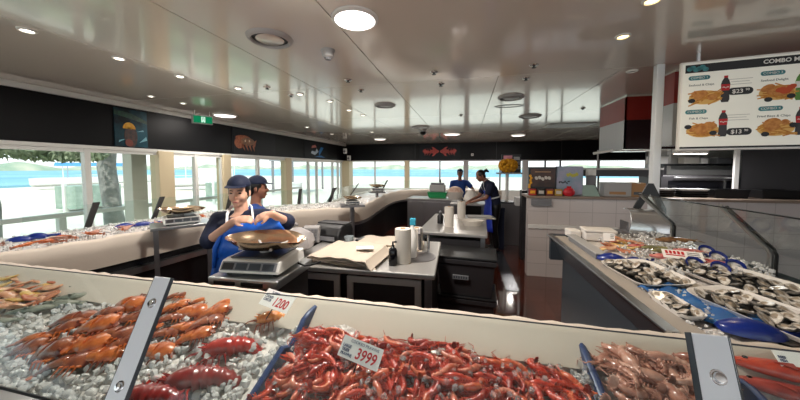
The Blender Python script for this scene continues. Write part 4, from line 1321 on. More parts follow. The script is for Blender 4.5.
for (x, w, c, lb) in [(2.16, .17, 'lgrey', 'grey carton leftmost of the pair on the wall before the column'), (2.42, .09, 'kraft', 'brown cardboard carton beside the grey one before the column')]:
    t = thing('carton', lb, 'box', (x, 4.9, WZ), R(-4))
    MB().box(-w, w, -.1, .1, 0, .2).build('carton_body', M[c], t, bevel=.004)
    MB().box(-.025, .025, -.102, .102, .19, .203).build('tape', M['paper'], t)
    MB().box(-w * .6, w * .6, -.102, -.1, .03, .07).build('print_band', M['kraft'] if c == 'lgrey' else M['slate'], t)
ez = py_(649.5, 205, 3.30)
t = thing('folded_easel', 'black folded A shaped easel standing behind the curved end guard', 'easel', (ez.x, ez.y, 0), R(-12))
for sx in (-1, 1):
    MB().slab([(sx * .135, -.015, 0), (sx * .095, -.015, 0), (sx * .085, -.015, 1.22), (sx * .0, -.015, 1.40), (sx * .0, -.015, 1.50), (sx * .02, -.015, 1.50), (sx * .125, -.015, 1.26)], (0, .03, 0)).build('leg', M['black'], t)
MB().box(-.1, .1, -.012, .012, 1.18, 1.24).build('cross_bar', M['black'], t)
MB().box(-.14, .14, -.10, .10, 0, .03).build('foot', M['black'], t)
# hood shelf hanging left of the column
t = thing('heat_shelf', 'dark hanging heat shelf under the red banded bulkhead', 'shelf', (2.28, 5.3, 1.52), R(-2))
MB().box(-.5, .62, -.15, .2, 0, .13).build('shelf_box', M['char'], t, bevel=.006)
MB().box(-.5, .62, -.16, -.15, .10, .13).build('front_edge', M['lgrey'], t)
for x in (-.2, .5):
    MB().tube([(x, 0, .13), (x, 0, .42)], .012, 8).build('hanger_rod', M['lgrey'], t)
MB().tube([(-.30, -.1, .36), (.0, -.13, .41), (.5, -.13, .40)], .02, 8).build('lamp_tube', M['white'], t, smooth=60)
t = thing('paper_holder', 'small white dispenser at the left end of the heat shelf', 'dispenser', (1.92, 5.13, 1.5), 0)
MB().box(-.06, .06, -.05, .05, 0, .13).build('dispenser_body', M['white'], t, bevel=.01)
MB().box(-.04, .04, -.055, -.05, .01, .03).build('slot', M['grey'], t)

# kitchen behind the menu board
def kshelf(name, label, x0, x1, y0, y1, z, m='steel_dark'):
    t = thing(name, label, 'shelf', ((x0 + x1) / 2, (y0 + y1) / 2, z))
    w, d = (x1 - x0) / 2, (y1 - y0) / 2
    MB().box(-w, w, -d, d, -.03, 0).build('shelf_board', M[m], t)
    for sx in (-1, 1):
        MB().box(sx * w * .96 - .02, sx * w * .96 + .02, -d, d, -.03 - .25, -.03).build('shelf_bracket', M['char'], t)
kshelf('wall_shelf', 'long dark kitchen shelf holding white containers behind the menu board', 3.3, 4.6, 5.85, 6.2, 1.72, 'black')
t = thing('warming_oven', 'long black warming oven on the kitchen bench below the shelf', 'oven', (3.62, 5.6, 1.235), 0)
MB().box(-.66, .66, -.3, .3, 0, .3).build('oven_body', M['char'], t, bevel=.01)
MB().box(-.56, .56, -.305, -.3, .06, .22).build('oven_window', M['black_gloss'], t)
MB().tube([(-.5, -.33, .27), (.5, -.33, .27)], .012, 8).build('handle', M['steel'], t)
t = thing('kitchen_bench', 'dark kitchen bench running behind the tiled half wall', 'bench', (4.0, 5.5, 0))
MB().box(-1.1, 2.3, -.35, .45, .85, 1.235).build('bench_body', M['char'], t, bevel=.01)
for x in (-1.0, 2.2):
    for y in (-.3, .4):
        MB().box(x - .03, x + .03, y - .03, y + .03, 0, .85).build('leg', M['steel_dark'], t)
for (x, w, h, m, lb) in [(3.28, .13, .13, 'white', 'large white container first on the kitchen shelf'), (3.75, .11, .11, 'paper', 'cream container in the middle of the kitchen shelf'), (3.93, .05, .10, 'white', 'slim white container beside the cream one on the shelf'), (4.2, .1, .1, 'grey', 'grey dish toward the right end of the kitchen shelf'), (4.4, .08, .09, 'slate', 'dark jar at the right end of the kitchen shelf')]:
    t = thing('container', lb, 'container', (x, 6.0, 1.72))
    MB().box(-w, w, -.08, .08, 0, h).build('container_body', M[m], t, bevel=.012)
    MB().box(-w * 1.05, w * 1.05, -.085, .085, h, h + .015).build('container_lid', M['lgrey'], t, bevel=.004)
for (x, lb) in [(2.75, 'black trays stacked on the tiled wall beside the column'), (3.15, 'second stack of black trays further right on the tiled wall')]:
    t = thing('tray_stack', lb, 'trays', (x, 4.98, WZ))
    for k in range(4):
        rings = [[Vector((sx * w, sy * w * .5, z)) for sx, sy in ((-1, -1), (1, -1), (1, 1), (-1, 1))] for w, z in ((.15, .03 * k), (.18, .03 * k + .028))]
        MB().loft(rings).build('tray', M['black'] if k < 3 else M['lgrey'], t, bevel=.004)
for (x, y, w, lb) in [(3.55, 4.95, .2, 'long black tub on the tiled wall under the menu board'), (4.1, 4.97, .22, 'low black tray at the right end of the tiled wall')]:
    t = thing('black_tub', lb, 'tub', (x, y, WZ))
    rings = [[Vector((sx * a, sy * a * .5, z)) for sx, sy in ((-1, -1), (1, -1), (1, 1), (-1, 1))] for a, z in ((w * .9, 0), (w, .12), (w * .93, .12), (w * .8, .02))]
    MB().loft(rings).build('tub_body', M['black'], t, bevel=.004)
    MB().box(-w * .7, w * .7, -w * .35, w * .35, .03, .09).build('tub_contents', M['char'], t, bevel=.02)
t = thing('dark_screen', 'large dark grey screen panel at the right edge under the menu board', 'screen', (4.62, 5.16, 1.2), R(-4))
MB().box(-.72, .9, 0, .04, .06, .95).build('panel', mat('screen_grey', '#3b393b', 0.4), t)
MB().box(-.80, -.75, -.01, .03, .0, .95).build('steel_edge', M['white'], t)
MB().box(-.72, .9, -.01, .05, .0, .06).build('base_rail', M['black'], t)
for k, (x, z, m) in enumerate([(3.66 + .62, 1.86, 'white')]):
    pass
t = thing('wall_dispenser', 'white towel dispenser on the kitchen wall beside the dark screen', 'dispenser', (4.72, 6.19, 1.4))
MB().box(-.13, .13, -.12, 0, 0, .26).build('dispenser_body', M['white'], t, bevel=.02)
MB().box(-.1, .1, -.124, -.12, .02, .05).build('slot', M['slate'], t)
t = thing('wall_bracket', 'dark wall bracket with black jars above the towel dispenser', 'bracket', (4.62, 6.18, 1.78))
MB().box(-.1, .1, -.1, 0, 0, .02).build('bracket_plate', M['steel_dark'], t)
MB().lathe([(.05, .02), (.05, .14)], (-.04, -.05, 0), 12).build('jar', M['black'], t)
MB().lathe([(.045, .02), (.045, .12)], (.055, -.05, 0), 12).build('jar', M['slate'], t)

t = thing('strip_lamp', 'small bright strip lamp under the bulkhead left of the menu board bottom', 'ceiling light', (3.2, 5.1, 1.9))
MB().box(-.2, .2, -.05, .05, -.04, .02).build('lamp_case', M['white'], t, bevel=.005)
MB().box(-.18, .18, -.04, .04, -.048, -.04).build('lamp_tube', M['lamp'], t)
ld = bpy.data.lights.new('lamp_light', 'AREA'); ld.shape = 'RECTANGLE'; ld.size = .36; ld.size_y = .1; ld.energy = 14
lo = bpy.data.objects.new('lamp_light', ld); C.objects.link(lo); lo.location = (3.2, 5.1, 1.84)
# yellow flower stand, clutter behind
t = thing('display_stand', 'white pole stand with pink price sign beyond the poster boxes', 'stand', (.88, 6.7, .0))
MB().box(-.22, .26, -.2, .2, 0, .9).build('stand_cabinet', M['steel_dark'], t, bevel=.005)
MB().box(-.26, .3, -.22, .22, .9, .925).build('stand_top', M['char'], t)
MB().tube([(0, 0, .92), (0, 0, 1.58)], .035, 12).build('pole', M['white'], t)
MB().box(-.22, .30, -.14, .14, 1.52, 1.55).build('shelf', M['lgrey'], t)
MB().box(-.12, .28, .02, .06, 1.55, 1.95).build('sign_panel', M['black'], t)
MB().box(-.08, .10, .012, .02, 1.80, 1.92).build('pink_sign', mat('pink_sign', '#d890a0', 0.5), t)
for k in range(3):
    MB().box(.13, .25, .012, .02, 1.62 + k * .1, 1.69 + k * .1).build('sign_square', M['lgrey'], t)
t = thing('flower_bunch', 'round yellow flower bunch on the white pole stand', 'flowers', (.88, 6.58, 1.55))
fl = MB(); r_ = random.Random(9)
for i in range(90):
    v = Vector((r_.gauss(0, 1), r_.gauss(0, 1), r_.gauss(0, 1))).normalized()
    fl.ell(Vector((v.x * .17, v.y * .11, .15 + v.z * .12)), (.045, .045, .035), Euler((r_.uniform(0, 3), r_.uniform(0, 3), 0)).to_matrix(), 6, 4)
fl.build('petals', M['gold'], t, smooth=60)
MB().lathe([(.05, 0), (.08, .06), (.10, .1)], n=14).build('flower_pot', M['kraft'], t)
for (px, y, z0, w, h, c, lb) in [(520, 6.0, .925, .09, .16, 'white', 'white box on the steel stand right of the pole'), (498, 6.2, .0, .12, .85, 'navy', 'dark blue crate stack beside the bending worker'),
                                 (527, 5.6, .0, .1, 1.25, 'char', 'tall dark post unit at the left end of the tiled wall')]:
    p = up(px, 190, y)
    t = thing('storage_box', lb, 'box', (p.x, y, z0))
    MB().box(-w, w, -w, w, 0, h * .9).build('box_body', M[c], t, bevel=.006)
    MB().box(-w * 1.04, w * 1.04, -w * 1.04, w * 1.04, h * .9, h).build('box_lid', M[c], t, bevel=.004)
t = thing('menu_tray', 'white menu holder clipped on the left corner of the tiled wall', 'sign', (1.08, 4.655, 1.02), 0)
MB().box(-.12, .16, 0, .005, .07, .17).build('holder', M['grey'], t)
MB().box(-.12, .16, -.006, 0, .07, .09).build('ledge', M['grey'], t)
# steel strip laid in for the windows' reflection on the wet floor
dc = struct(MB().box(.55, .72, 4.05, 6.0, 0, .004).build('floor_glint_strip', M['glint_steel']))
# wall of red-brown boxes low near the island
t = thing('red_crate', 'reddish brown crate low behind the prep bench', 'crate', (-.75, 4.95, 0), .1)
MB().box(-.35, .35, -.25, .25, 0, .4).build('crate_body', mat('brick_red', '#6a2f20', 0.6), t, bevel=.01)
MB().box(-.36, .36, -.26, .26, .4, .43).build('crate_rim', M['floor'], t)
# ================================================================== SEAFOOD
def wet(name, c1, c2, scale=40, **k):
    return mat(name, c1, 0.28, col2=c2, scale=scale, coat=0.5, bump=0.2, bscale=60, **k)
M['prawn'] = wet('cooked_prawn', '#ac2413', '#c9482f', 45)
M['prawn_deep'] = wet('cooked_prawn_deep', '#82160e', '#a83220', 45)
M['prawn_pale'] = wet('cooked_prawn_pale', '#b84a30', '#d98a70', 40)
M['prawn_leg'] = mat('prawn_leg', '#b83a22', 0.35)
M['raw'] = wet('raw_prawn', '#ad7663', '#d0a390', 35)
M['raw_b'] = wet('raw_prawn_brown', '#915a4a', '#bb8672', 35)
M['raw_leg'] = mat('raw_leg', '#b07a66', 0.4)
M['bug'] = wet('bug_shell', '#a84a1e', '#c8703a', 30)
M['bug_dark'] = wet('bug_shell_dark', '#70342a', '#9a5638', 30)
M['lob'] = wet('lobster_shell', '#8e1812', '#b62c20', 30)
M['lob2'] = wet('lobster_shell_dark', '#6a1414', '#8e2420', 30)
M['lob_or'] = wet('lobster_orange', '#d0702c', '#e89a58', 60)
M['fish_red'] = wet('red_fish_skin', '#a82a18', '#c4462c', 25)
M['fish_dark'] = wet('dark_red_fish', '#7e2018', '#a83c30', 25)
M['fish_grey'] = wet('grey_fish_skin', '#6c7268', '#98998a', 20)
M['fish_brown'] = wet('brown_fish_skin', '#6e4a30', '#9a7048', 25)
M['fish_pink'] = wet('pink_fish_skin', '#c05a58', '#d88a80', 25)
M['fillet'] = wet('fillet_flesh', '#c98a68', '#e2b896', 22)
M['fillet_y'] = wet('yellow_fillet', '#d2a04a', '#e4c890', 22)
M['fillet_r'] = wet('red_fillet', '#a8583c', '#cf8a68', 22)
M['fin'] = mat('fin', '#9a3226', 0.4)
M['shell'] = mat('oyster_shell', '#2a2622', 0.5, col2='#8d857a', scale=28, bump=0.7, bscale=40)
M['nacre'] = mat('oyster_nacre', '#e8e2da', 0.18, col2='#8f8474', scale=34, coat=0.4)
M['oyster'] = wet('oyster_meat', '#b8a58e', '#6e6458', 40)

def prawn_meshes(seed, curl):
    r = random.Random(seed)
    # centre line in the lying plane, head first; tail plates overlap like roof tiles
    n = 31; pts = []; rad = []
    p = Vector((-.06, 0, 0)); a = R(r.uniform(-6, 6))
    for i in range(n):
        u = i / (n - 1)
        pts.append(p.copy())
        p = p + Vector((math.cos(a), math.sin(a), 0)) * .0047
        if u > .40: a -= R(curl) / (n * .6)
        if u < .12: q = .0035 + u * .07
        elif u < .43: q = .0119 + .0040 * math.sin((u - .12) / .31 * PI)
        else:
            v = (u - .43) / .57
            q = .0130 * (1 - .58 * v) * (1.13 - .26 * ((i - 13) % 3) / 2)
        rad.append(q)
    body = MB().tube(pts, rad, 9, 1.15, up=(0, 0, 1))
    for k in range(n - 1):
        mi = 1 if (k < 13 and k > 1) else (2 if k >= 13 and (k - 13) % 3 == 0 else 0)
        for q in range(9): body.m[k * 9 + q] = mi
    # rostrum
    body.tube([pts[2] + Vector((0, .006, 0)), pts[0] + Vector((-.012, .006, 0)), pts[0] + Vector((-.03, .011, .001))], [.004, .0028, .0006], 5)
    for s in (-1, 1): body.ell(pts[1] + Vector((-.002, .0, .006 * s)), .0032, n=6, m=4)
    fan = MB(); e = pts[-1]; d = (pts[-1] - pts[-3]).normalized(); sd = Vector((0, 0, 1)); nn = d.cross(sd)
    for k in (-2, -1, 0, 1, 2):
        dd = (d + sd * .42 * k).normalized(); L = .026
        w = dd.cross(nn).normalized() * .007
        fan.slab([e, e + dd * L * .55 + w, e + dd * L, e + dd * L * .55 - w], nn * .0016)
    legs = MB()
    for i in range(6, 27, 2):
        b = pts[i]; t = (pts[min(n - 1, i + 1)] - pts[i - 1]).normalized()
        inn = Vector((t.y, -t.x, 0))
        ln = .030 if i < 15 else .015
        for s in (-1, 1):
            b2 = b + inn * rad[i] * .8 + Vector((0, 0, .005 * s))
            legs.tube([b2, b2 + inn * ln * .5 - t * ln * .25 + Vector((0, 0, .003 * s)), b2 + inn * ln * .8 - t * ln * .75], [.0024, .0019, .0009], 4)
    for s in (-1, 1):
        b2 = pts[0] + Vector((0, -.002, .003 * s))
        legs.tube([b2, b2 + Vector((-.022, .010 * s + .006, .002)), b2 + Vector((-.03, .026 * s, -.004)), b2 + Vector((-.015, .05 * s, -.008))], [.0022, .0018, .0014, .0008], 4)
    return body.mesh('prawn_body', [M['prawn']] * 3, 60), fan.mesh('tail_fan', M['prawn']), legs.mesh('legs', M['prawn_leg'])
def remat(me, m):
    c = me.copy(); c.materials.clear(); c.materials.append(m); return c
PM = []
for k in range(6):
    PM.append(prawn_meshes(k + 1, (50, 95, 130, 150, 75, 115)[k]))
def remat3(me, ms):
    c = me.copy(); c.materials.clear()
    for m in ms: c.materials.append(m)
    return c
def prawn_set(mats, legm):
    return [[(remat3(b, m), remat(f, m[1]), remat(l, legm)) for (b, f, l) in PM] for m in mats]
P1, P2, P3 = M['prawn'], M['prawn_deep'], M['prawn_pale']
P4 = wet('cooked_prawn_orange', '#b43c1e', '#cf6a42', 45)
RED = prawn_set([(P1, P2, P3), (P2, P2, P1), (P4, P1, P3), (P1, P1, P2), (P4, P2, P2), (P3, P4, P1)], M['prawn_leg'])
RAW = prawn_set([(M['raw'], M['raw_b'], M['raw_b']), (M['raw_b'], M['raw'], M['raw'])], M['raw_leg'])
DIM = prawn_set([(M['bug'], M['raw_b'], M['raw_b']), (M['raw'], M['bug'], M['raw_b'])], M['raw_leg'])
def new(name, me, parent=None):
    o = bpy.data.objects.new(name, me); C.objects.link(o)
    if parent is not None: o.parent = parent
    return o
def place_prawn(sets, name, label, cat, group, loc, rot, sc):
    b, f, l = rng.choice(rng.choice(sets))
    o = new(name, b); tag(o, label, cat, group)
    new('tail_fan', f, o); new('legs', l, o)
    o.location = loc; o.rotation_euler = rot; o.scale = (sc, sc, sc)
    return o
def dry_grid(x0, x1, y0, y1, nx, ny, jit):
    out = []
    for j in range(ny):
        for i in range(nx):
            x = x0 + (x1 - x0) * (i + .5 + (.25 if j % 2 else -.25)) / nx + rng.uniform(-jit, jit)
            y = y0 + (y1 - y0) * (j + .5) / ny + rng.uniform(-jit, jit)
            out.append((x, y))
    return out
# red prawns between the two blue boards
PX0, PX1 = -.66, .40
layers = [(0.004, 22, 8), (0.022, 20, 7)]
for li, (dz, nx, ny) in enumerate(layers):
    for (x, y) in dry_grid(PX0, PX1, .74, 1.155 - .02 * li, nx, ny, .018):
        edge = 1.15 + .015 * math.sin(x * 9) - .10 * max(0, (x - .25) / .15)
        if y > edge or x < PX0 - .02 + max(0, (1.2 - y)) * .0: continue
        hump = .018 * math.sin((y - .7) * 6) + .012 * math.sin(x * 14 + y * 9)
        place_prawn(RED, 'cooked_prawn', 'cooked red prawn heaped with others on ice around the red lettered price card', 'prawn', 'cooked red prawns in the middle tray',
                    (x, y, ice_h(x, y) + dz + hump + rng.uniform(0, .012)), (rng.uniform(-.35, .35), rng.uniform(-.18, .18), (rng.choice((0, PI)) + rng.uniform(-.9, .9)) if y > 1.03 else rng.uniform(0, 6.28)), rng.uniform(.78, 1.02))
# raw prawns right of the second board
for li, (dz, nx, ny) in enumerate([(0.008, 5, 7), (0.03, 4, 6)]):
    for (x, y) in dry_grid(.50, .82, .80, 1.22, nx, ny, .012):
        place_prawn(RAW, 'raw_prawn', 'pale brown raw prawn heaped right of the second blue divider board', 'prawn', 'raw prawns in the right tray',
                    (x, y, ice_h(x, y) + dz + .02 + rng.uniform(0, .012)), (rng.uniform(-.35, .35), rng.uniform(-.18, .18), rng.uniform(0, 6.28)), rng.uniform(1.15, 1.4))

# slipper lobsters ("bugs"): wide flat head shell, ribbed tail, plates at the front
def bug(m, m2):
    body = MB(); L = .085
    rings = []
    for i in range(9):
        u = i / 8
        w = .032 + .014 * math.sin(min(1, u * 1.4) * PI * .6)
        h = .010 + .012 * math.sin(PI * (.15 + .8 * u))
        x = -.09 + .085 * u
        rings.append([Vector((x, w * math.cos(2 * PI * k / 14), h * math.sin(2 * PI * k / 14) * (1 if math.sin(2 * PI * k / 14) > 0 else .5))) for k in range(14)])
    body.loft(rings)
    for s in (-1, 1): body.ell((-.086, .026 * s, .012), .005, n=8, m=5)
    tail = MB(); rings = []
    for i in range(14):
        u = i / 13
        w = .036 * (1 - .45 * u) * (1 + (.08 if i % 2 else -.02)); h = .017 * (1 - .4 * u)
        x = -.006 + .10 * u; z = -.03 * u * u
        rings.append([Vector((x, w * math.cos(2 * PI * k / 14), z + h * math.sin(2 * PI * k / 14) * (1 if math.sin(2 * PI * k / 14) > 0 else .5))) for k in range(14)])
    tail.loft(rings)
    fan = MB()
    for k in (-2, -1, 0, 1, 2):
        a = .36 * k
        d = Vector((math.cos(a), math.sin(a), -.25)); w = Vector((-math.sin(a), math.cos(a), 0)) * .012
        b = Vector((.088, .006 * k, -.026))
        fan.slab([b - w * .4, b + d * .016 - w, b + d * .026, b + d * .016 + w, b + w * .4], (0, 0, .003))
    pl = MB()
    for s in (-1, 1):
        pl.slab([(-.088, .008 * s, .004), (-.096, .006 * s, .004), (-.110, .014 * s, .003), (-.112, .030 * s, .002), (-.102, .038 * s, .002), (-.09, .03 * s, .004)], (0, 0, .004))
    lg = MB()
    for i in range(4):
        for s in (-1, 1):
            b = Vector((-.07 + .018 * i, .036 * s, -.002))
            lg.tube([b, b + Vector((.004, .022 * s, .004)), b + Vector((.012, .04 * s, -.012))], [.0035, .003, .0012], 5)
    return [('carapace', body.mesh('carapace', m, 60)), ('tail', tail.mesh('tail', m, 60)), ('tail_fan', fan.mesh('tail_fan', m2)), ('antenna_plate', pl.mesh('antenna_plate', m2)), ('legs', lg.mesh('legs', m2))]
BUG = [bug(M['bug'], M['bug_dark']), bug(M['bug_dark'], M['bug'])]
def critter(name, label, cat, group, parts, loc, rot, sc):
    t = thing(name, label, cat, loc, 0, group)
    for nm, me in parts: new(nm, me, t)
    t.rotation_euler = rot; t.scale = (sc * .88, sc, sc * 1.5) if name == 'slipper_lobster' else ((sc, sc * 1.35, sc * 1.35) if name == 'rock_lobster' else (sc,) * 3)
    return t
def surf(px, py, up=.02):
    q = pz(px, py, .9)
    for _ in range(6):
        q = pz(px, py, ice_h(q.x, q.y) + up)
    return q
spots = [(178, 296, 1.2), (205, 300, 1.0), (228, 303, .8), (190, 311, 1.2), (170, 318, 1.1), (212, 312, 1.2), (183, 327, 1.0), (155, 350, 1.2), (165, 333, 1.3), (162, 291, 1.0), (200, 294, 1.2), (222, 299, 1.0), (205, 322, 1.2), (192, 336, 1.1), (172, 308, .9)]
for i, (px, py, a) in enumerate(spots):
    q = surf(px, py, .03)
    critter('slipper_lobster', 'cooked orange slipper lobster piled right of the left steel strap', 'slipper lobster', 'slipper lobsters right of the strap', BUG[0 if i % 4 else 1], q, (rng.uniform(-.35, .35), rng.uniform(-.3, .2), R(200) + a * .3 + rng.uniform(-.35, .35)), rng.uniform(.85, 1.0))
spots = [(128, 303), (108, 312), (135, 318), (95, 325), (60, 330), (118, 333), (85, 345), (50, 350), (25, 348), (100, 355), (68, 362), (120, 345), (40, 338), (75, 318), (138, 330)]
for i, (px, py) in enumerate(spots):
    q = surf(px, py, .03)
    critter('slipper_lobster', 'cooked brownish orange slipper lobster piled left of the left steel strap', 'slipper lobster', 'slipper lobsters left of the strap', BUG[1 if i % 3 else 0], q, (rng.uniform(-.35, .35), rng.uniform(-.3, .2), R(205) + rng.uniform(-.4, .4)), rng.uniform(.95, 1.2))
# rock lobsters
def lobster(m, m2, curl=.5):
    body = MB(); rings = []
    for i in range(11):
        u = i / 10
        w = .006 + .026 * math.sin(PI * min(1, .12 + .62 * u)); h = w * .95
        x = -.12 + .12 * u
        rings.append([Vector((x, w * math.cos(2 * PI * k / 14), .004 * math.sin(u * 3) + h * math.sin(2 * PI * k / 14))) for k in range(14)])
    body.loft(rings)
    for s in (-1, 1):
        body.ell((-.108, .012 * s, .016), .005, n=8, m=5)
        body.tube([(-.10, .008 * s, .02), (-.125, .012 * s, .03)], [.005, .001], 5)
    tail = MB(); rings = []; p = Vector((-.004, 0, 0)); a = 0
    for i in range(17):
        u = i / 16
        w = .030 * (1 - .42 * u) * (1 + (.20, .06, -.04)[i % 3])
        d = Vector((math.cos(a), 0, -math.sin(a))); up_ = Vector((math.sin(a), 0, math.cos(a)))
        rings.append([p + Vector((0, 1, 0)) * (w * math.cos(2 * PI * k / 14)) + up_ * (w * .85 * math.sin(2 * PI * k / 14)) for k in range(14)])
        p = p + d * .0085; a += curl / 16 * (u + .3) * 1.8
    tail.loft(rings)
    fan = MB(); d = Vector((math.cos(a), 0, -math.sin(a)))
    for k in (-2, -1, 0, 1, 2):
        dd = (d + Vector((0, .4 * k, 0))).normalized(); w = Vector((0, 1, 0)) * .011
        fan.slab([p - d * .01 - w * .4, p + dd * .025 - w, p + dd * .045, p + dd * .025 + w, p - d * .01 + w * .4], Vector((math.sin(a), 0, math.cos(a))) * .003)
    lg = MB()
    for i in range(5):
        for s in (-1, 1):
            b = Vector((-.085 + .017 * i, .026 * s, -.006))
            lg.tube([b, b + Vector((-.006 + .006 * i, .035 * s, .014)), b + Vector((-.02 + .012 * i, .06 * s, -.012))], [.0045, .0038, .0012], 6)
    an = MB()
    for s in (-1, 1):
        an.tube([(-.11, .012 * s, .008), (-.13, .018 * s, .014), (-.16, .022 * s, .014), (-.20, .03 * s, .0)], [.006, .0045, .003, .001], 6)
    return [('carapace', body.mesh('carapace', m, 60)), ('tail', tail.mesh('tail', m, 60)), ('tail_fan', fan.mesh('tail_fan', m2)), ('legs', lg.mesh('legs', m2)), ('antennae', an.mesh('antennae', m2))]
L1, L2, L3 = lobster(M['lob'], M['lob2'], .9), lobster(M['lob2'], M['lob'], .7), lobster(M['lob_or'], M['bug_dark'], 1.1)
for (px, py, parts, rz, sc, lb) in [(232, 346, L1, 25, .95, 'bright red rock lobster on ice, middle one left of the blue board'), (200, 378, L2, 22, 1.05, 'dark red rock lobster lowest on the ice left of the blue board'),
                                    (277, 317, L3, 20, .78, 'orange speckled lobster on ice just below the tilted price card'), (150, 396, L2, 15, .9, 'dark red lobster half hidden low beside the steel strap')]:
    q = surf(px, py, .03)
    critter('rock_lobster', lb, 'lobster', None, parts, q, (0, -.15, R(rz)), sc)

# fillets and grey fish at the far left
def fillet(m, seed):
    r = random.Random(seed); rings = []
    for i in range(12):
        u = i / 11; x = -.09 + .18 * u
        w = .034 * math.sin(PI * (.12 + .8 * u)) + .004; h = .012 * math.sin(PI * (.1 + .8 * u)) + .003
        z = .008 * math.sin(u * 5 + seed)
        rings.append([Vector((x, w * math.cos(2 * PI * k / 12) + .008 * math.sin(u * 4 + seed), z + h * math.sin(2 * PI * k / 12))) for k in range(12)])
    return MB().loft(rings).mesh('fillet', m, 60)
FM = [fillet(M['fillet'], 1), fillet(M['fillet_y'], 2), fillet(M['fillet_r'], 3)]
for i in range(46):
    px = rng.uniform(-10, 66); py = 279 + (i % 6) * 5.5 + rng.uniform(-2, 2) - px * .05
    if px > 60 and py > 300: continue
    q = surf(px, py, .03 + .006 * (i % 3))
    o = new('fish_fillet', FM[(0, 2, 1, 0, 2)[i % 5]]); tag(o, 'pinkish orange fish fillet heaped at the left end of the front counter', 'fish fillet', 'fillets at the left end')
    o.location = q; o.rotation_euler = (rng.uniform(-.3, .3), rng.uniform(-.3, .3), R(25) + rng.uniform(-.5, .5)); s = rng.uniform(.5, .8); o.scale = (s, s, s)
def fish(m, mf, L=.3, hgt=.09, thick=.055, seed=1):
    body = MB(); rings = []
    for i in range(15):
        u = i / 14; x = L * (u - .5)
        hh = hgt * .5 * (math.sin(PI * min(1, u * .82 + .05)) ** .7) * (1 - .25 * u) + .004
        tt = thick * .5 * (math.sin(PI * min(1, u * .85 + .06)) ** .8) * (1 - .3 * u) + .002
        rings.append([Vector((x, hh * math.cos(2 * PI * k / 14), tt * math.sin(2 * PI * k / 14))) for k in range(14)])
    body.loft(rings)
    tail = MB(); e = L * .5
    tail.slab([(e - .012, -.012, -.001), (e + L * .18, -hgt * .55, -.001), (e + L * .12, 0, -.001), (e + L * .18, hgt * .55, -.001), (e - .012, .012, -.001)], (0, 0, .003))
    fin = MB(); pts = [(-L * .2, hgt * .40, 0)]
    for i in range(9): pts.append((-L * .18 + L * .5 * i / 8, hgt * (.62 if i % 2 else .54) - hgt * .28 * i / 8, 0))
    pts.append((L * .34, hgt * .16, 0))
    fin.slab(pts, (0, 0, .003))
    fin.slab([(-L * .1, -hgt * .36, 0), (L * .02, -hgt * .64, 0), (L * .06, -hgt * .36, 0)], (0, 0, .003))
    pec = MB().slab([(-L * .2, -.005, thick * .46), (-L * .06, -.03, thick * .48), (-L * .05, .005, thick * .48)], (0, 0, .003))
    eye = MB().ell((-L * .39, hgt * .09, thick * .27), (.009, .009, .005), n=10, m=6)
    mo = MB().tube([(-L * .5, -.004, .004), (-L * .44, -.012, thick * .22)], .003, 5)
    return [('fish_body', body.mesh('fish_body', m, 60)), ('tail_fin', tail.mesh('tail_fin', mf)), ('dorsal_fin', fin.mesh('dorsal_fin', mf)), ('side_fin', pec.mesh('side_fin', mf)), ('eye', eye.mesh('eye', M['eye'], 60)), ('mouth', mo.mesh('mouth', mf))]
FG = fish(M['fish_grey'], M['fish_grey'], .22, .05, .04)
for i, (px, py, lb) in enumerate([(90, 285, 'slim grey fish closest to the cloth rim beside the fillets'), (78, 296, 'slim grey fish in the middle beside the fillets'), (60, 303, 'slim grey fish lowest beside the fillets'), (98, 279, 'slim grey fish tip nearest the left steel strap'), (-6, 322, 'slim grey fish cut by the left picture edge'), (35, 309, 'slim grey fish just under the pinkish fillets')]):
    q = surf(px, py, .025)
    critter('grey_fish', lb, 'fish', None, FG, q, (rng.uniform(-.15, .15), 0, R(28) + rng.uniform(-.2, .2)), rng.uniform(.8, 1.0))
# red fish at the right end of the front counter
FR, FD = fish(M['fish_red'], M['fin'], .34, .085, .06), fish(M['fish_dark'], M['fin'], .32, .08, .055)
for (px, py, pt, rz, sc, up_, lb) in [(800, 374, FR, -14, .95, .05, 'bright orange red fish on top behind the right steel strap'), (800, 395, FD, -20, .85, .025, 'dark red fish underneath the bright one behind the right strap'), (800, 357, FD, -8, .8, .03, 'dark red fish at the back beside the white card corner')]:
    q = surf(px, py, up_)
    critter('red_fish', lb, 'fish', None, pt, q, (.1, .0, R(rz)), sc)

# ice in the front counter
ic = MB(); n1, n2 = 90, 22
vs, fs = [], []
for i in range(n1 + 1):
    for j in range(n2 + 1):
        x = FX0 + .01 + (FX1 - FX0 - .02) * i / n1; y = .64 + .605 * j / n2
        z = ice_h(x, y) - .006 + rng.uniform(-.006, .006)
        if y > 1.17: z = max(z, ice_h(x, y) + (y - 1.17) * .35)
        vs.append((x, y, z))
for i in range(n1):
    for j in range(n2):
        a = i * (n2 + 1) + j
        fs.append((a, a + 1, a + n2 + 2, a + n2 + 1))
ic.add(vs, fs)
tag(ic.build('ice_bed', M['ice_bed'], None, smooth=60), 'white bed of packed ice along the whole front counter', 'ice', kind='stuff')
ICO = bmesh.new(); bmesh.ops.create_icosphere(ICO, subdivisions=1, radius=1.0)
ICO_V = [v.co.copy() for v in ICO.verts]; ICO_F = [tuple(v.index for v in f.verts) for f in ICO.faces]; ICO.free()
bb_ = bmesh.new(); bmesh.ops.create_cube(bb_, size=1.7); bmesh.ops.subdivide_edges(bb_, edges=bb_.edges[:], cuts=2, use_grid_fill=True)
CUB_V = []
for v in bb_.verts:
    q = v.co.copy(); CUB_V.append(q.lerp(q.normalized(), .55))
CUB_F = [tuple(v.index for v in f.verts) for f in bb_.faces]; bb_.free()
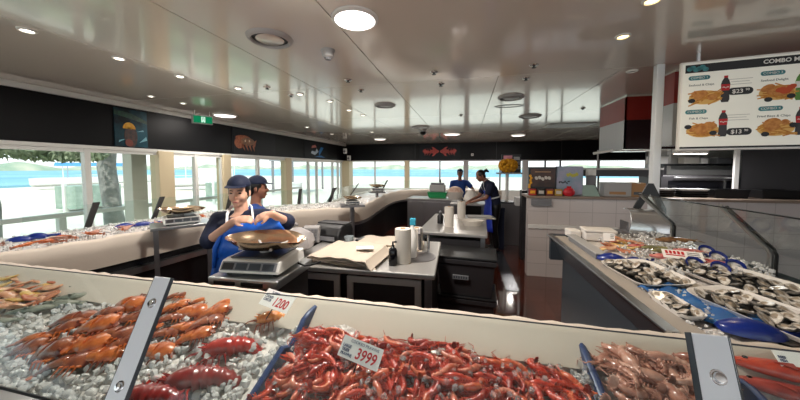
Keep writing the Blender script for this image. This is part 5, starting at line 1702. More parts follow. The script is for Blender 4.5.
def lump(mb, c, s, r):
    e = Euler((r.uniform(0, 6), r.uniform(0, 6), r.uniform(0, 6))).to_matrix()
    k = Vector((r.uniform(.7, 1.35), r.uniform(.7, 1.2), r.uniform(.55, 1.0)))
    if r.random() < .55: vv, ff = CUB_V, CUB_F
    else: vv, ff = ICO_V, ICO_F
    mb.add([c + e @ Vector((p.x * k.x, p.y * k.y, p.z * k.z)) * (s * r.uniform(.92, 1.06)) for p in vv], ff)
im = MB(); r_ = random.Random(21)
for _ in range(1500):       # left third: thick loose ice
    x, y = r_.uniform(-2.6, -.74), r_.uniform(.68, 1.16)
    if r_.random() < max(0, (y - 1.02) * 5): continue
    lump(im, Vector((x, y, ice_h(x, y) + r_.uniform(0, .022))), r_.uniform(.009, .019), r_)
tag(im.build('ice_cubes', M['ice'], None, smooth=50), 'loose ice cubes around the lobsters in the left half of the front counter', 'ice', kind='stuff')
im = MB()
for _ in range(420):        # among the prawns
    x, y = r_.uniform(-.68, .42), r_.uniform(.70, 1.11)
    lump(im, Vector((x, y, ice_h(x, y) + r_.uniform(.03, .066))), r_.uniform(.007, .013), r_)
for _ in range(260):
    x, y = r_.uniform(.30, .43), r_.uniform(.72, 1.13)
    lump(im, Vector((x, y, ice_h(x, y) + r_.uniform(.01, .05))), r_.uniform(.007, .013), r_)
for _ in range(200):
    x, y = r_.uniform(.5, 1.7), r_.uniform(.70, 1.1)
    lump(im, Vector((x, y, ice_h(x, y) + r_.uniform(.0, .03))), r_.uniform(.007, .012), r_)
tag(im.build('ice_cubes', M['ice_clear'], None, smooth=50), 'loose clear ice cubes among the prawns of the front counter', 'ice', kind='stuff')

# blue divider boards
def board(label, x0, y0, x1, y1, saw=False):
    t = thing('divider_board', label, 'divider')
    n = 12; top, bot = [], []
    for i in range(n + 1):
        u = i / n
        x, y = x0 + (x1 - x0) * u, y0 + (y1 - y0) * u
        h = ice_h(x, y)
        z = h + .055
        if saw: z = h + .05 + (.018 - .045 * ((u * 2.6) % 1.0) if u > .2 else .02)
        if i == 0: z -= .01
        top.append((x, y, z)); bot.append((x, y, h - .05))
    w = .012
    rings = [[Vector((b[0] - w, b[1], b[2])), Vector((b[0] - w, a[1], a[2] - .006)), Vector((b[0] - w * .3, a[1], a[2])), Vector((b[0] + w * .3, a[1], a[2])), Vector((b[0] + w, a[1], a[2] - .006)), Vector((b[0] + w, b[1], b[2]))] for a, b in zip(top, bot)]
    MB().loft(rings).build('board', M['blue_board'], t, smooth=40)
    return t
board('blue divider board between the lobsters and the red prawns', -.71, 1.255, -.735, .66, True)
board('blue divider board between the red prawns and the raw prawns', .452, 1.25, .425, .66)
q1, q2 = surf(741, 377, .05), surf(757, 400, .05)
board('short blue divider board right of the wide steel strap', q1.x, q1.y, q1.x - .0, .66)

# price cards
def card(name, label, px, py, w, h, tilt, rz, up_, head, body, price, pc='ink_red'):
    q = surf(px, py, up_)
    t = thing(name, label, 'price card', q)
    if isinstance(tilt, (tuple, list)):
        a_, b_, c_ = [Vector(k) for k in tilt]
        ex = (b_ - a_).normalized(); ez = (a_ - c_); ez = (ez - ex * ez.dot(ex)).normalized(); ey = ez.cross(ex)
        t.matrix_world = Matrix.Translation((b_ + c_) / 2) @ Matrix((ex, ey, ez)).transposed().to_4x4()
    else:
        t.rotation_euler = (tilt, 0, rz)
    MB().box(-w / 2, w / 2, -.0012, .0012, -h / 2, h / 2).build('card_sheet', M['card'], t)
    if head: text(head, h * .19, (-w * .30, -.0016, h * .34), (R(90), 0, 0), M['ink'], t, 'heading_lettering', .0003)
    for k, s in enumerate(body): text(s, h * .2, (-w * .45, -.0016, h * (.06 - .19 * k)), (R(90), 0, 0), M['ink'], t, 'detail_lettering', .0003, sx=.8, bold=.0004)
    if price: text(price, h * .72, (-w * .10, -.0016, -h * .12), (R(90), 0, 0), M[pc], t, 'price_lettering', .0004, bold=h * .012, sx=.80, shear=.15)
    MB().tube([(0, .004, -h / 2 - .05), (0, .002, -h * .1)], .0025, 6).build('card_pin', M['black'], t)
    return t
card('price_card', 'white card with red 3999 lying on the heap of red prawns', 362, 353, .165, .072, (pz(349, 339, 1.0), pz(388, 355, .975), pz(334, 350, .965)), 0, .075, 'COOKED PRAWNS', ['LARGE', 'TIGER', 'PRAWNS'], '3999')
card('price_card', 'white card with red 1200 standing behind the orange lobster', 277, 299, .19, .082, (pz(264, 286, 1.045), pz(297, 297, 1.035), pz(258, 304, .985)), 0, .08, 'SLIPPER', ['COOKED', 'LOBSTER'], '1200')
card('price_card', 'white card corner on the dark red fish at the right edge', 803, 362, .13, .06, R(-55), R(-8), .085, None, ['REEF', 'FISH'], None)

# ------------------------------------------------------------------ right case: trays, oysters, ladles, tubs, fish
def oyster_meshes(seed):
    r = random.Random(seed); n = 14
    sh = [r.uniform(.85, 1.15) for _ in range(n)]
    def ringr(k, z, j): return [Vector((.042 * k * sh[i] * math.cos(2 * PI * i / n) * (1.25 if math.cos(2 * PI * i / n) < 0 else 1), .030 * k * sh[i] * math.sin(2 * PI * i / n), z + j * math.sin(i * 2.4 + seed))) for i in range(n)]
    shell = MB().loft([ringr(.45, 0, 0), ringr(.85, .004, .001), ringr(1.0, .013, .003), ringr(.98, .016, .003)]).mesh('shell', M['shell'], 50)
    nac = MB().loft([ringr(.95, .0165, .003), ringr(.84, .0145, .002), ringr(.6, .010, 0), ringr(.2, .009, 0)]).mesh('nacre', M['nacre'], 60)
    rr = []
    for z, k in ((.008, .3), (.014, .62), (.0185, .5), (.021, .2)):
        rr.append([Vector((.004 + .04 * k * math.cos(2 * PI * i / n) * r.uniform(.85, 1.1), .028 * k * math.sin(2 * PI * i / n) * r.uniform(.85, 1.1), z)) for i in range(n)])
    meat = MB().loft(rr).mesh('meat', M['oyster'], 60)
    return shell, nac, meat
OY = [oyster_meshes(k) for k in range(5)]
def tray(name, label, cx, cy, w, d, rz, z):
    t = thing(name, label, 'tray', (cx, cy, z), rz)
    rings = []
    for k, zz in ((.86, 0), (.97, .02), (1.0, .024), (1.0, .027), (.93, .022), (.84, .005)):
        rings.append([Vector((w / 2 * k * (abs(math.cos(a)) ** .35) * (1 if math.cos(a) > 0 else -1), d / 2 * k * (abs(math.sin(a)) ** .35) * (1 if math.sin(a) > 0 else -1), zz)) for a in [2 * PI * i / 28 for i in range(28)]])
    MB().loft(rings).build('tray_shell', M['foam'], t, smooth=40)
    ln = MB(); ln.box(-w * .42, w * .42, -d * .42, d * .42, .004, .007)
    ln.build('tray_liner', M['black'], t)
    return t
def fill_tray(t, w, d, nx, ny, lb, grp):
    mw = Matrix.Translation(t.location) @ Matrix.Rotation(t.rotation_euler.z, 4, 'Z')
    for j in range(ny):
        for i in range(nx):
            x = -w * .45 + w * .90 * (i + .5) / nx + rng.uniform(-.006, .006); y = -d * .44 + d * .88 * (j + .5) / ny + rng.uniform(-.006, .006)
            p = mw @ Vector((x, y, .012 + rng.uniform(0, .006)))
            s, nac, mt_ = rng.choice(OY)
            o = new('oyster', s); tag(o, lb, 'oyster', grp)
            new('nacre', nac, o); new('meat', mt_, o)
            o.location = p; o.rotation_euler = (rng.uniform(-.5, .5), rng.uniform(-.5, .5), t.rotation_euler.z + R(60) + rng.uniform(-.5, .5))
            sc = rng.uniform(.66, .88); o.scale = (sc,) * 3
def on_case(px, py, up_=.02):
    q = pz(px, py, 1.0)
    for _ in range(5): q = pz(px, py, case_h(q.x, q.y) + up_)
    return q
# trays laid out on the case bed
LAY = [(1.06, 2.02, .30, .44, 6, 4, 7), (1.46, 1.86, .32, .80, 14, 4, 12), (1.27, 1.50, .26, .56, 16, 4, 8), (.965, 1.58, .10, .26, 2, 2, 4)]
LBS = [('white tray of oysters nearest the foam boxes, by the steel lip', 'opened oyster in the tray by the steel lip under the blue ladles', 'oysters in the lip side tray'),
       ('long white tray of oysters along the far glass of the case', 'opened oyster in the long tray beside the red price card', 'oysters in the long tray'),
       ('white tray of oysters behind the front blue scoop', 'opened oyster in the front tray behind the blue scoop', 'oysters in the front tray'),
       ('narrow tray of shells on the ledge beside the blue cloth', 'opened oyster on the narrow tray beside the blue cloth', 'oysters on the narrow tray')]
for (cx, cy, w, d, rz, nx, ny), (lb, olb, grp) in zip(LAY, LBS):
    z = case_h(cx, cy) + .004
    t = tray('oyster_tray', lb, cx, cy, w, d, R(rz), z)
    t.rotation_euler = (0, -math.atan(.075) * 1.0, R(rz))
    fill_tray(t, w, d, nx, ny, olb, grp)
# blue cloth beside the trays
t = thing('blue_cloth', 'crumpled blue plastic sheet on the ice between the oyster trays', 'plastic sheet', (0, 0, 0))
vs, fs = [], []; n1, n2 = 16, 10
for i in range(n1 + 1):
    for j in range(n2 + 1):
        x = .93 + .20 * j / n2 + .10 * i / n1; y = 1.82 - .42 * i / n1 + .05 * j / n2
        vs.append((x, y, case_h(x, y) + .012 + .010 * math.sin(i * 1.3 + j * .9) + rng.uniform(-.004, .004)))
for i in range(n1):
    for j in range(n2):
        a = i * (n2 + 1) + j; fs.append((a, a + 1, a + n2 + 2, a + n2 + 1))
sheet = MB().add(vs, fs).build('sheet', mat('blue_sheet', '#2c5a96', 0.25, col2='#3f74ac', scale=10), t, smooth=50)
md = sheet.modifiers.new('solid', 'SOLIDIFY'); md.thickness = .003
# blue scoops
def scoop(label, loc, rz, s=1.0, tilt=.0):
    t = thing('blue_scoop', label, 'scoop', loc, rz)
    t.rotation_euler = (tilt, 0, rz)
    rings = []
    for i in range(9):
        u = i / 8; x = -.09 + .18 * u
        w = .055 * math.sin(PI * (.08 + .86 * u)) ** .6
        rings.append([Vector((x * s, w * s * math.cos(PI * k / 8), (.012 + .04 * math.sin(PI * (.1 + .8 * u))) * s * math.sin(PI * k / 8))) for k in range(9)])
    MB().loft(rings, cap=True).build('scoop_bowl', M['blue'], t, smooth=60)
    MB().tube([(.08 * s, 0, .012 * s), (.12 * s, 0, .02 * s), (.19 * s, 0, .02 * s)], [.014 * s, .012 * s, .015 * s], 8).build('handle', M['blue'], t, smooth=50)
    return t
q = on_case(611, 259); scoop('big blue scoop lying upside down by the brown fillets', (1.01, 2.30, 1.0), R(-20), .95)
scoop('smaller blue scoop behind the lip side oyster tray', (1.14, 2.27, 1.005), R(15), .7)
scoop('blue scoop at the front end of the oyster case by the right strap', (1.10, 1.39, 1.0), R(-10), 1.05)
# blue rimmed tubs
def btub(label, px, py, r=.038):
    q = on_case(px, py, .03)
    t = thing('blue_tub', label, 'tub', (q.x, q.y, case_h(q.x, q.y) - .005))
    t.rotation_euler = (R(38), 0, R(-10))
    MB().lathe([(r * .8, 0), (r, .045), (r * 1.14, .05), (r * 1.14, .058), (r * .95, .056), (r * .9, .04)], n=22).build('tub_wall', M['blue'], t, smooth=40)
    MB().lathe([(.002, .046), (r * .88, .042)], n=18).build('tub_filling', M['nacre'], t)
for px, py, lb in [(704, 250, 'blue rimmed tub farthest back against the case glass'), (715, 256, 'blue rimmed tub second from the back, against the case glass'), (732, 265, 'blue rimmed tub nearest the kinked glass post'), (692, 262, 'blue rimmed tub right behind the red price card'), (717, 267, 'blue rimmed tub between the red fish and the post')]:
    btub(lb, px, py)
FP = fish(M['fish_pink'], M['fin'], .26, .08, .05); FB = fish(M['fish_brown'], M['fish_brown'], .30, .08, .055)
FGr = fish(mat('olive_fish', '#6e6a48', 0.3, col2='#98925e', scale=20, coat=.4), M['fish_grey'], .24, .07, .045)
for (px, py, pt, rz, sc, lb) in [(670, 257, FP, -8, .85, 'pink fish lying in front of the big scoop and blue tubs'), (710, 262, FP, -15, .75, 'pink fish between the blue rimmed tubs'), (675, 240, FB, 4, .9, 'long brown fish at the back of the case by the glass'), (657, 248, FGr, -4, .8, 'olive fish in the middle of the fish pile'), (640, 246, FP, -5, .6, 'small pink fish behind the blue scoops'), (690, 251, FP, -10, .7, 'pink fish beside the farthest blue tub'), (665, 251, FGr, -10, .7, 'second olive fish under the pink fish')]:
    q = on_case(px, py, .03)
    critter('whole_fish', lb, 'fish', None, pt, q, (.15, 0, R(rz)), sc)
for i in range(16):
    px, py = rng.uniform(590, 640), rng.uniform(238, 252)
    q = on_case(px, py, .025 + .01 * (i % 2))
    o = new('fish_fillet', FM[(0, 0, 1, 2)[i % 4]]); tag(o, 'pale peach fish fillet heaped beside the white foam boxes', 'fish fillet', 'fillets beside the foam boxes')
    o.location = q; o.rotation_euler = (rng.uniform(-.3, .3), rng.uniform(-.3, .3), rng.uniform(-.6, .8)); o.scale = (.7,) * 3
# foam boxes and grey crate at the far end
def foam_box(label, loc, w, d, h, rz, lid=True):
    t = thing('foam_box', label, 'box', loc, rz)
    MB().box(-w / 2, w / 2, -d / 2, d / 2, 0, h).build('box_body', M['foam'], t, bevel=.012)
    if lid: MB().box(-w * .53, w * .53, -d * .53, d * .53, h, h + .025).build('box_lid', M['foam'], t, bevel=.01)
    return t
foam_box('white foam box with lid at the far corner of the oyster case', (1.18, 2.95, 1.0), .24, .16, .075, R(-6))
foam_box('taller white foam block at the far left corner of the case', (1.0, 3.03, 1.0), .1, .13, .07, R(5), False)
t = thing('grey_crate', 'low grey crate edge holding the fillets beside the steel lip', 'crate', (.955, 2.62, .985), R(0))
rings = [[Vector((sx * w, sy * d, z)) for sx, sy in ((-1, -1), (1, -1), (1, 1), (-1, 1))] for w, d, z in ((.03, .28, 0), (.035, .30, .045))]
MB().loft(rings).build('crate_side', M['grey'], t, bevel=.006)
MB().box(-.04, .04, -.31, .31, .045, .055).build('crate_rim', M['lgrey'], t, bevel=.003)
def flat_card(name, label, q, w, h, tilt, rz, red):
    t = thing(name, label, 'price card', q); t.rotation_euler = (tilt, 0, rz)
    MB().box(-w / 2, w / 2, -.0012, .0012, -h / 2, h / 2).build('card_sheet', M['card'], t)
    if red:
        rb = MB()
        for k in range(5):
            x = -w * .42 + w * .1 * k
            rb.box(x, x + w * .07, -.002, -.0012, h * .0, h * .38)
        rb.box(-w * .42, w * .05, -.002, -.0012, -h * .2, -h * .08)
        rb.build('red_print', M['ink_red'], t)
    gb = MB()
    for k in range(3):
        gb.box(w * .12, w * .42, -.002, -.0012, h * (.25 - .2 * k), h * (.32 - .2 * k))
    gb.build('small_print', M['slate'], t)
    MB().tube([(0, .003, -h / 2 - .03), (0, .002, 0)], .002, 6).build('card_pin', M['black'], t)
q = on_case(608, 236, .06)
flat_card('price_card', 'small plain white card leaning by the white foam box', (1.17, 2.72, 1.075), .08, .065, R(-20), R(-12), False)
flat_card('price_card', 'red and white card lying at the head of the long oyster tray', (1.38, 2.22, 1.085), .20, .075, R(-58), R(-16), True)
flat_card('price_card', 'red and white card on the oysters at the right picture edge', (1.58, 1.62, 1.09), .16, .075, R(-58), R(-20), True)
# ice chips in the case
im = MB(); r_ = random.Random(5)
for _ in range(900):
    x, y = r_.uniform(1.15, 1.72), r_.uniform(2.0, 3.05)
    lump(im, Vector((x, y, case_h(x, y) + r_.uniform(.0, .035))), r_.uniform(.007, .013), r_)
for _ in range(250):
    x, y = r_.uniform(.93, 1.3), r_.uniform(1.36, 1.8)
    lump(im, Vector((x, y, case_h(x, y) + r_.uniform(.0, .008))), r_.uniform(.006, .01), r_)
tag(im.build('ice_cubes', M['ice'], None, smooth=50), 'loose ice cubes around the fish in the right case', 'ice', kind='stuff')
# seafood on the window counter: orange prawns and blue scoops along the inner edge
im = MB(); r_ = random.Random(8)
for _ in range(1500):
    i = r_.randrange(0, 60); a = r_.uniform(.12, .78)
    p_ = gip(i, a, .985 + r_.uniform(0, .03)); p_.x += r_.uniform(-.05, .05); p_.y += r_.uniform(-.05, .05)
    lump(im, p_, r_.uniform(.01, .018), r_)
tag(im.build('ice_cubes', M['ice'], None, smooth=50), 'loose ice cubes along the window counter', 'ice', kind='stuff')
for k in range(30):
    i = rng.randrange(1, 26)
    p_ = gip(i, rng.uniform(.10, .2), 1.03 + rng.uniform(0, .02)); p_.x += rng.uniform(-.02, .02); p_.y += rng.uniform(-.04, .04)
    place_prawn(DIM, 'cooked_prawn', 'cooked orange prawn in the row along the cloth edge of the window counter', 'prawn', 'prawns on the window counter', p_, (rng.uniform(-.3, .3), rng.uniform(-.3, .3), rng.uniform(0, 6.28)), .9)
for (px, py, dist, rz, lb) in [(20, 249, 2.55, 40, 'blue scoop on the window counter at the left picture edge'), (38, 245, 2.68, 30, 'blue scoop on the window counter second from the left edge'), (125, 231, 3.15, 55, 'blue scoop farther along the window counter, one before the scale'), (143, 230, 3.25, 60, 'blue scoop on the window counter right beside the scale')]:
    p_ = pd(px, py, dist)
    scoop(lb, (p_.x, p_.y, 1.01), R(rz), .85)
# ================================================================== PEOPLE
def voxel(mb, name, m, vox, parent, smooth_it=3):
    o = mb.build(name + '_raw', m)
    md = o.modifiers.new('r', 'REMESH'); md.mode = 'VOXEL'; md.voxel_size = vox; md.use_smooth_shade = True
    sm = o.modifiers.new('s', 'SMOOTH'); sm.iterations = smooth_it; sm.factor = .5
    dg = bpy.context.evaluated_depsgraph_get(); dg.update()
    me = bpy.data.meshes.new_from_object(o.evaluated_get(dg))
    old = o.data
    bpy.data.objects.remove(o)
    me.name = name
    me.materials.clear(); me.materials.append(m)
    me.shade_smooth()
    r = bpy.data.objects.new(name, me); C.objects.link(r)
    if parent is not None: r.parent = parent
    return r
def limb(mb, pts, rad, n=12):
    pp, rr = [], []
    for i in range(len(pts) - 1):
        a, b = Vector(pts[i]), Vector(pts[i + 1])
        for k in range(4):
            u = k / 4; pp.append(a.lerp(b, u)); rr.append(rad[i] + (rad[i + 1] - rad[i]) * u)
    pp.append(Vector(pts[-1])); rr.append(rad[-1])
    mb.tube(pp, rr, n)
    for p, r in zip(pts, rad): mb.ell(p, r * 1.0, n=10, m=7)
def ringpath(mb, secs, n=16):
    # torso sections: (centre, right vector, half width, forward vector, half depth)
    rings = []
    for c, rv, w, fv, d in secs:
        rings.append([Vector(c) + rv * (w * (abs(math.cos(a)) ** .8) * (1 if math.cos(a) > 0 else -1)) + fv * (d * (abs(math.sin(a)) ** .9) * (1 if math.sin(a) > 0 else -1)) for a in [2 * PI * i / n for i in range(n)]])
    mb.loft(rings)
UPV = Vector((0, 0, 1))
def hand(mb, wrist, dirv, palm, thumb_side, curl=.6, s=1.0):
    d = dirv.normalized(); pn = (palm - d * palm.dot(d)).normalized(); side = d.cross(pn).normalized() * thumb_side
    c = wrist + d * .045 * s
    rot = Matrix((side, d, pn)).transposed()
    mb.ell(c, (.038 * s, .048 * s, .016 * s), rot, 12, 8)
    mb.tube([wrist - d * .02, wrist + d * .03 * s], [.024 * s, .026 * s], 10)
    for k, (off, L) in enumerate([(.027, .066), (.009, .074), (-.009, .070), (-.026, .054)]):
        p = c + side * off * s + d * .036 * s
        pts = [p - d * .02]; a = 0
        for j in range(3):
            a += curl * (.5 + .25 * j)
            dd = d * math.cos(a) + pn * math.sin(a)
            pts.append(pts[-1] + dd * (L * (.46, .32, .24)[j] * s + (.02 if j == 0 else 0)))
        mb.tube(pts, [.0095 * s, .009 * s, .0085 * s, .006 * s], 8)
    p = wrist + d * .028 * s + side * .028 * s
    mb.tube([p, p + (side * .7 + d * .7 + pn * .2).normalized() * .034 * s, p + (side * .35 + d * .9 + pn * .45).normalized() * .062 * s], [.013 * s, .010 * s, .007 * s], 8)
def head_geo(mb, c, f, r, u, s=1.0):
    rot = Matrix((r, f, u)).transposed()
    E_ = lambda off, rad, n=14, m=10: mb.ell(c + (r * off[0] + f * off[1] + u * off[2]) * s, tuple(q * s for q in rad), rot, n, m)
    E_((0, -.012, .03), (.073, .09, .085), 20, 14)
    E_((0, .012, -.02), (.064, .074, .085), 18, 12)
    E_((0, .030, -.075), (.042, .045, .035))
    E_((0, .052, -.095), (.022, .024, .018))
    for sx in (-1, 1):
        E_((.030 * sx, .052, -.035), (.026, .026, .028))
        E_((.072 * sx, -.012, -.012), (.010, .018, .030))
    E_((0, .068, .018), (.046, .016, .012))
    a = c + (f * .078 + u * .010) * s; b = c + (f * .103 - u * .030) * s
    mb.tube([a, a.lerp(b, .6), b], [.008 * s, .011 * s, .013 * s], 8)
    E_((0, .086, -.034), (.017, .014, .009))
    E_((0, .076, -.062), (.022, .012, .007)); E_((0, .074, -.071), (.019, .012, .007))
def face_parts(parent, c, f, r, u, s=1.0, glance=0):
    rot = Matrix((r, f, u)).transposed()
    for sx in (-1, 1):
        MB().ell(c + (r * .031 * sx + f * .0765 + u * .000) * s, (.012 * s, .006 * s, .0055 * s), rot, 10, 7).build('eye', M['eye'], parent, smooth=60)
        MB().tube([c + (r * .014 * sx + f * .084 + u * .019) * s, c + (r * .032 * sx + f * .083 + u * .023) * s, c + (r * .048 * sx + f * .074 + u * .018) * s], [.003 * s, .0035 * s, .002 * s], 6).build('eyebrow', M['hair'], parent)
    MB().ell(c + (f * .0865 - u * .066) * s, (.020 * s, .005 * s, .005 * s), rot, 10, 6).build('mouth', M['lips'], parent, smooth=60)
def cap_geo(parent, c, f, r, u, s=1.0, m='cap', fr=None):
    rot = Matrix((r, f, u)).transposed()
    cm = MB(); rings = []
    for i in range(9):
        th = R(4 + 86 * i / 8)
        rings.append([c + (r * (.083 * math.sin(th) * math.cos(a)) + f * (-.008 + .100 * math.sin(th) * math.sin(a)) + u * (.034 + .086 * math.cos(th))) * s for a in [2 * PI * k / 24 for k in range(24)]])
    rings.append([c + (r * (.080 * math.cos(a)) + f * (-.008 + .097 * math.sin(a)) + u * .030) * s for a in [2 * PI * k / 24 for k in range(24)]])
    cm.loft(rings)
    cap = cm.build('cap', M[m], parent, smooth=60)
    bm_ = MB(); rr = []
    for i in range(7):
        a0 = -58 + 116 * i / 6; a = R(90 + a0)
        i1 = c + (r * (.083 * math.cos(a)) + f * (-.008 + .098 * math.sin(a)) + u * .040) * s
        o1 = c + (r * (.085 * math.cos(a)) + f * (.0 + .148 * math.sin(a) ** .8 if math.sin(a) > 0 else 0) + u * .030) * s
        rr.append([i1 + u * .004, o1 + u * .004, o1, i1])
    bm_.loft(rr).build('cap_brim', M[m], cap, smooth=50)
    return cap
def hair_geo(parent, c, f, r, u, s=1.0, back=.1, low=-.09, pony=False):
    rot = Matrix((r, f, u)).transposed()
    hb = MB(); hb.ell(c + (f * -.018 + u * .030) * s, (.079 * s, .088 * s, .084 * s), rot, 18, 12)
    hb.ell(c + (f * -.055 + u * -.025) * s, (.058 * s, .042 * s, .062 * s), rot, 14, 10)
    for sx in (-1, 1): hb.ell(c + (r * .066 * sx + f * -.008 + u * .0) * s, (.010 * s, .026 * s, .040 * s), rot, 10, 7)
    if pony:
        hb.tube([c + (f * -.09 + u * .04) * s, c + (f * -.15 + u * .05) * s, c + (f * -.18 + u * .0) * s], [.03 * s, .035 * s, .012 * s], 8)
    return hb.build('hair', M['hair'], parent, smooth=60)

def person(name, label, base, face, J, vox, opts):
    """J: world joints: head, neck, chest, waist, pelvis, shL elL wrL shR elR wrR kneeL ankL kneeR ankR (L = the person's left)."""
    t = thing(name, label, 'person', base)
    inv = Vector(base)
    j = {k: Vector(v) - inv for k, v in J.items()}
    s = opts.get('s', 1.0)
    bf = opts['body_f'].normalized(); br = bf.cross(UPV).normalized()     # person's right
    hf = face.normalized(); hr = hf.cross(UPV).normalized(); hu = hr.cross(hf).normalized()
    skin = M[opts.get('skin', 'skin')]
    b = MB()
    head_geo(b, j['head'], hf, hr, hu, s)
    limb(b, [j['neck'] - UPV * .02, j['head'] - hu * .06 * s - hf * .015], [.052 * s, .05 * s])
    tv = (j['chest'] - j['pelvis']).normalized(); tf = (bf - tv * bf.dot(tv)).normalized()
    secs = [(j['pelvis'] - tv * .08, br, .14 * s, tf, .10 * s), (j['pelvis'] + tv * .02, br, .165 * s, tf, .115 * s), (j['waist'], br, .13 * s, tf, .095 * s), (j['chest'], br, .15 * s, tf, .11 * s), (j['neck'] - tv * .07, br, .15 * s, tf, .085 * s), (j['neck'], br, .06 * s, tf, .055 * s)]
    ringpath(b, secs)
    for sd in 'LR':
        limb(b, [j['neck'] - UPV * .05, j['sh' + sd], j['el' + sd], j['wr' + sd]], [.055 * s, .052 * s, .038 * s, .026 * s])
        hd = (j['wr' + sd] - j['el' + sd]).normalized()
        hdir = opts.get('hand' + sd, hd); palm = opts.get('palm' + sd, -UPV)
        hand(b, j['wr' + sd], hdir, palm, 1 if sd == 'L' else -1, opts.get('curl', .6), s)
        limb(b, [j['pelvis'] + br * (.085 if sd == 'R' else -.085) - UPV * .03, j['knee' + sd], j['ank' + sd]], [.088 * s, .058 * s, .040 * s])
        fd = opts.get('foot', bf)
        b.ell(j['ank' + sd] + fd * .07 - UPV * .035, (.042, .12, .038), Matrix((fd.cross(UPV), fd, UPV)).transposed(), 12, 8)
    body = voxel(b, 'body', skin, vox, t)
    face_parts(body, j['head'], hf, hr, hu, s)
    hair_geo(body, j['head'], hf, hr, hu, s, pony=opts.get('pony', False))
    if opts.get('cap'): cap_geo(t, j['head'] + hu * opts.get('cap_up', .016), hf, hr, hu, s, opts.get('cap_mat', 'cap'))
    # shirt
    sb = MB(); g = .016
    sec2 = [(c, rv, w + g, fv, d + g) for c, rv, w, fv, d in secs[1:5]]
    sec2.append((j['neck'] - tv * .025, br, .088 * s, tf, .068 * s))
    ringpath(sb, sec2)
    sl = opts.get('sleeve', .62)
    for sd in 'LR':
        e = j['sh' + sd].lerp(j['el' + sd], sl) if sl <= 1 else j['el' + sd].lerp(j['wr' + sd], sl - 1)
        pts = [j['neck'] - UPV * .05, j['sh' + sd], e] if sl <= 1 else [j['neck'] - UPV * .05, j['sh' + sd], j['el' + sd], e]
        limb(sb, pts, ([.068 * s, .070 * s, .066 * s] if sl <= 1 else [.068 * s, .070 * s, .056 * s, .05 * s]))
    voxel(sb, 'shirt', M[opts.get('shirt', 'navy')], vox * 1.2, t, 2)
    # trousers and shoes
    tb = MB()
    ringpath(tb, [(c, rv, w + .014, fv, d + .014) for c, rv, w, fv, d in secs[0:2]] + [(j['pelvis'] + tv * .07, br, .16 * s, tf, .115 * s)])
    for sd in 'LR':
        limb(tb, [j['pelvis'] + br * (.085 if sd == 'R' else -.085) - UPV * .03, j['knee' + sd], j['ank' + sd] + UPV * .04], [.1 * s, .074 * s, .062 * s])
    voxel(tb, 'trousers', M['black'], vox * 1.6, t, 2)
    for sd in 'LR':
        fd = opts.get('foot', bf)
        MB().ell(j['ank' + sd] + fd * .07 - UPV * .03, (.052, .135, .048), Matrix((fd.cross(UPV), fd, UPV)).transposed(), 12, 8).build('shoe', M['char'], t, smooth=60)
    # apron: bib and skirt in front, curved round the body, with neck straps
    if opts.get('apron'):
        zt, zb, wd = opts['apron']
        ab = MB(); rows = []
        nz, na = 12, 12
        for i in range(nz + 1):
            u = i / nz
            if u < .38: c = (j['chest'] + tv * zt).lerp(j['waist'], u / .38); ww = .11 + .05 * (u / .38); dd = .13
            else:
                v = (u - .38) / .62; c = j['waist'].lerp(j['pelvis'] - UPV * zb, v); ww = .16 + wd * v; dd = .13 + .06 * v
            row = []
            for k in range(na + 1):
                a = -1 + 2 * k / na
                fold = .008 * math.sin(a * 9 + i * .5) * (u)
                row.append(c + br * (ww * a) + tf * (dd * s * math.sqrt(max(0, 1 - .62 * a * a)) + .012 + fold))
            rows.append(row)
        vs = [p for r_ in rows for p in r_]; fs = []
        for i in range(nz):
            for k in range(na):
                a = i * (na + 1) + k; fs.append((a, a + 1, a + na + 2, a + na + 1))
        ap = ab.add(vs, fs).build('apron', M[opts.get('apron_mat', 'apron')], t, smooth=60)
        md = ap.modifiers.new('solid', 'SOLIDIFY'); md.thickness = .006
        for sg in (-1, 1):
            p0 = j['chest'] + tv * zt + br * .09 * sg + tf * .135
            p1 = j['neck'] + br * .085 * sg + tf * .075 + UPV * .005
            p2 = j['neck'] + br * .06 * sg - tf * .04 + UPV * .045
            MB().tube([p0, p0.lerp(p1, .5) + tf * .022, p1 + tf * .02, p1.lerp(p2, .5) + UPV * .02, p2], .013, 6, flat=.35).build('neck_strap', M['strap_white'], ap, smooth=60)
        if opts.get('waist_tie'):
            pp = [j['waist'] + br * (.165 * math.cos(a)) + tf * (.135 * math.sin(a)) for a in [2 * PI * k / 20 for k in range(21)]]
            MB().tube(pp, .012, 6, flat=1.2).build('waist_tie', M['strap_white'], ap)
    return t

# woman behind the large scale
D = pd
d0 = 2.28
hd_ = D(239, 192, d0)
base = Vector((hd_.x - .01, hd_.y + .02, 0))
bf = Vector((.56, -.83, 0)).normalized(); br = bf.cross(UPV)
ff = (Vector((.40, -.92, 0)).normalized() + Vector((0, 0, -.06)))
sc = 1.0
neck = D(242, 212, d0 + .02)
J = dict(head=hd_, neck=neck, chest=D(243, 229, d0 + .02), waist=D(241, 250, d0 + .03), pelvis=D(239, 272, d0 + .04),
         shR=D(219, 220, d0 + .02), elR=D(209, 241, d0 - .10), wrR=D(234, 221, d0 - .20),
         shL=D(265, 217, d0 + .04), elL=D(287, 222, d0 - .06), wrL=D(272, 214, d0 - .22))
for k, sg in (('R', 1), ('L', -1)):
    J['knee' + k] = base + br * .09 * sg + bf * .03 + Vector((0, 0, .48)); J['ank' + k] = base + br * .10 * sg + Vector((0, 0, .085))
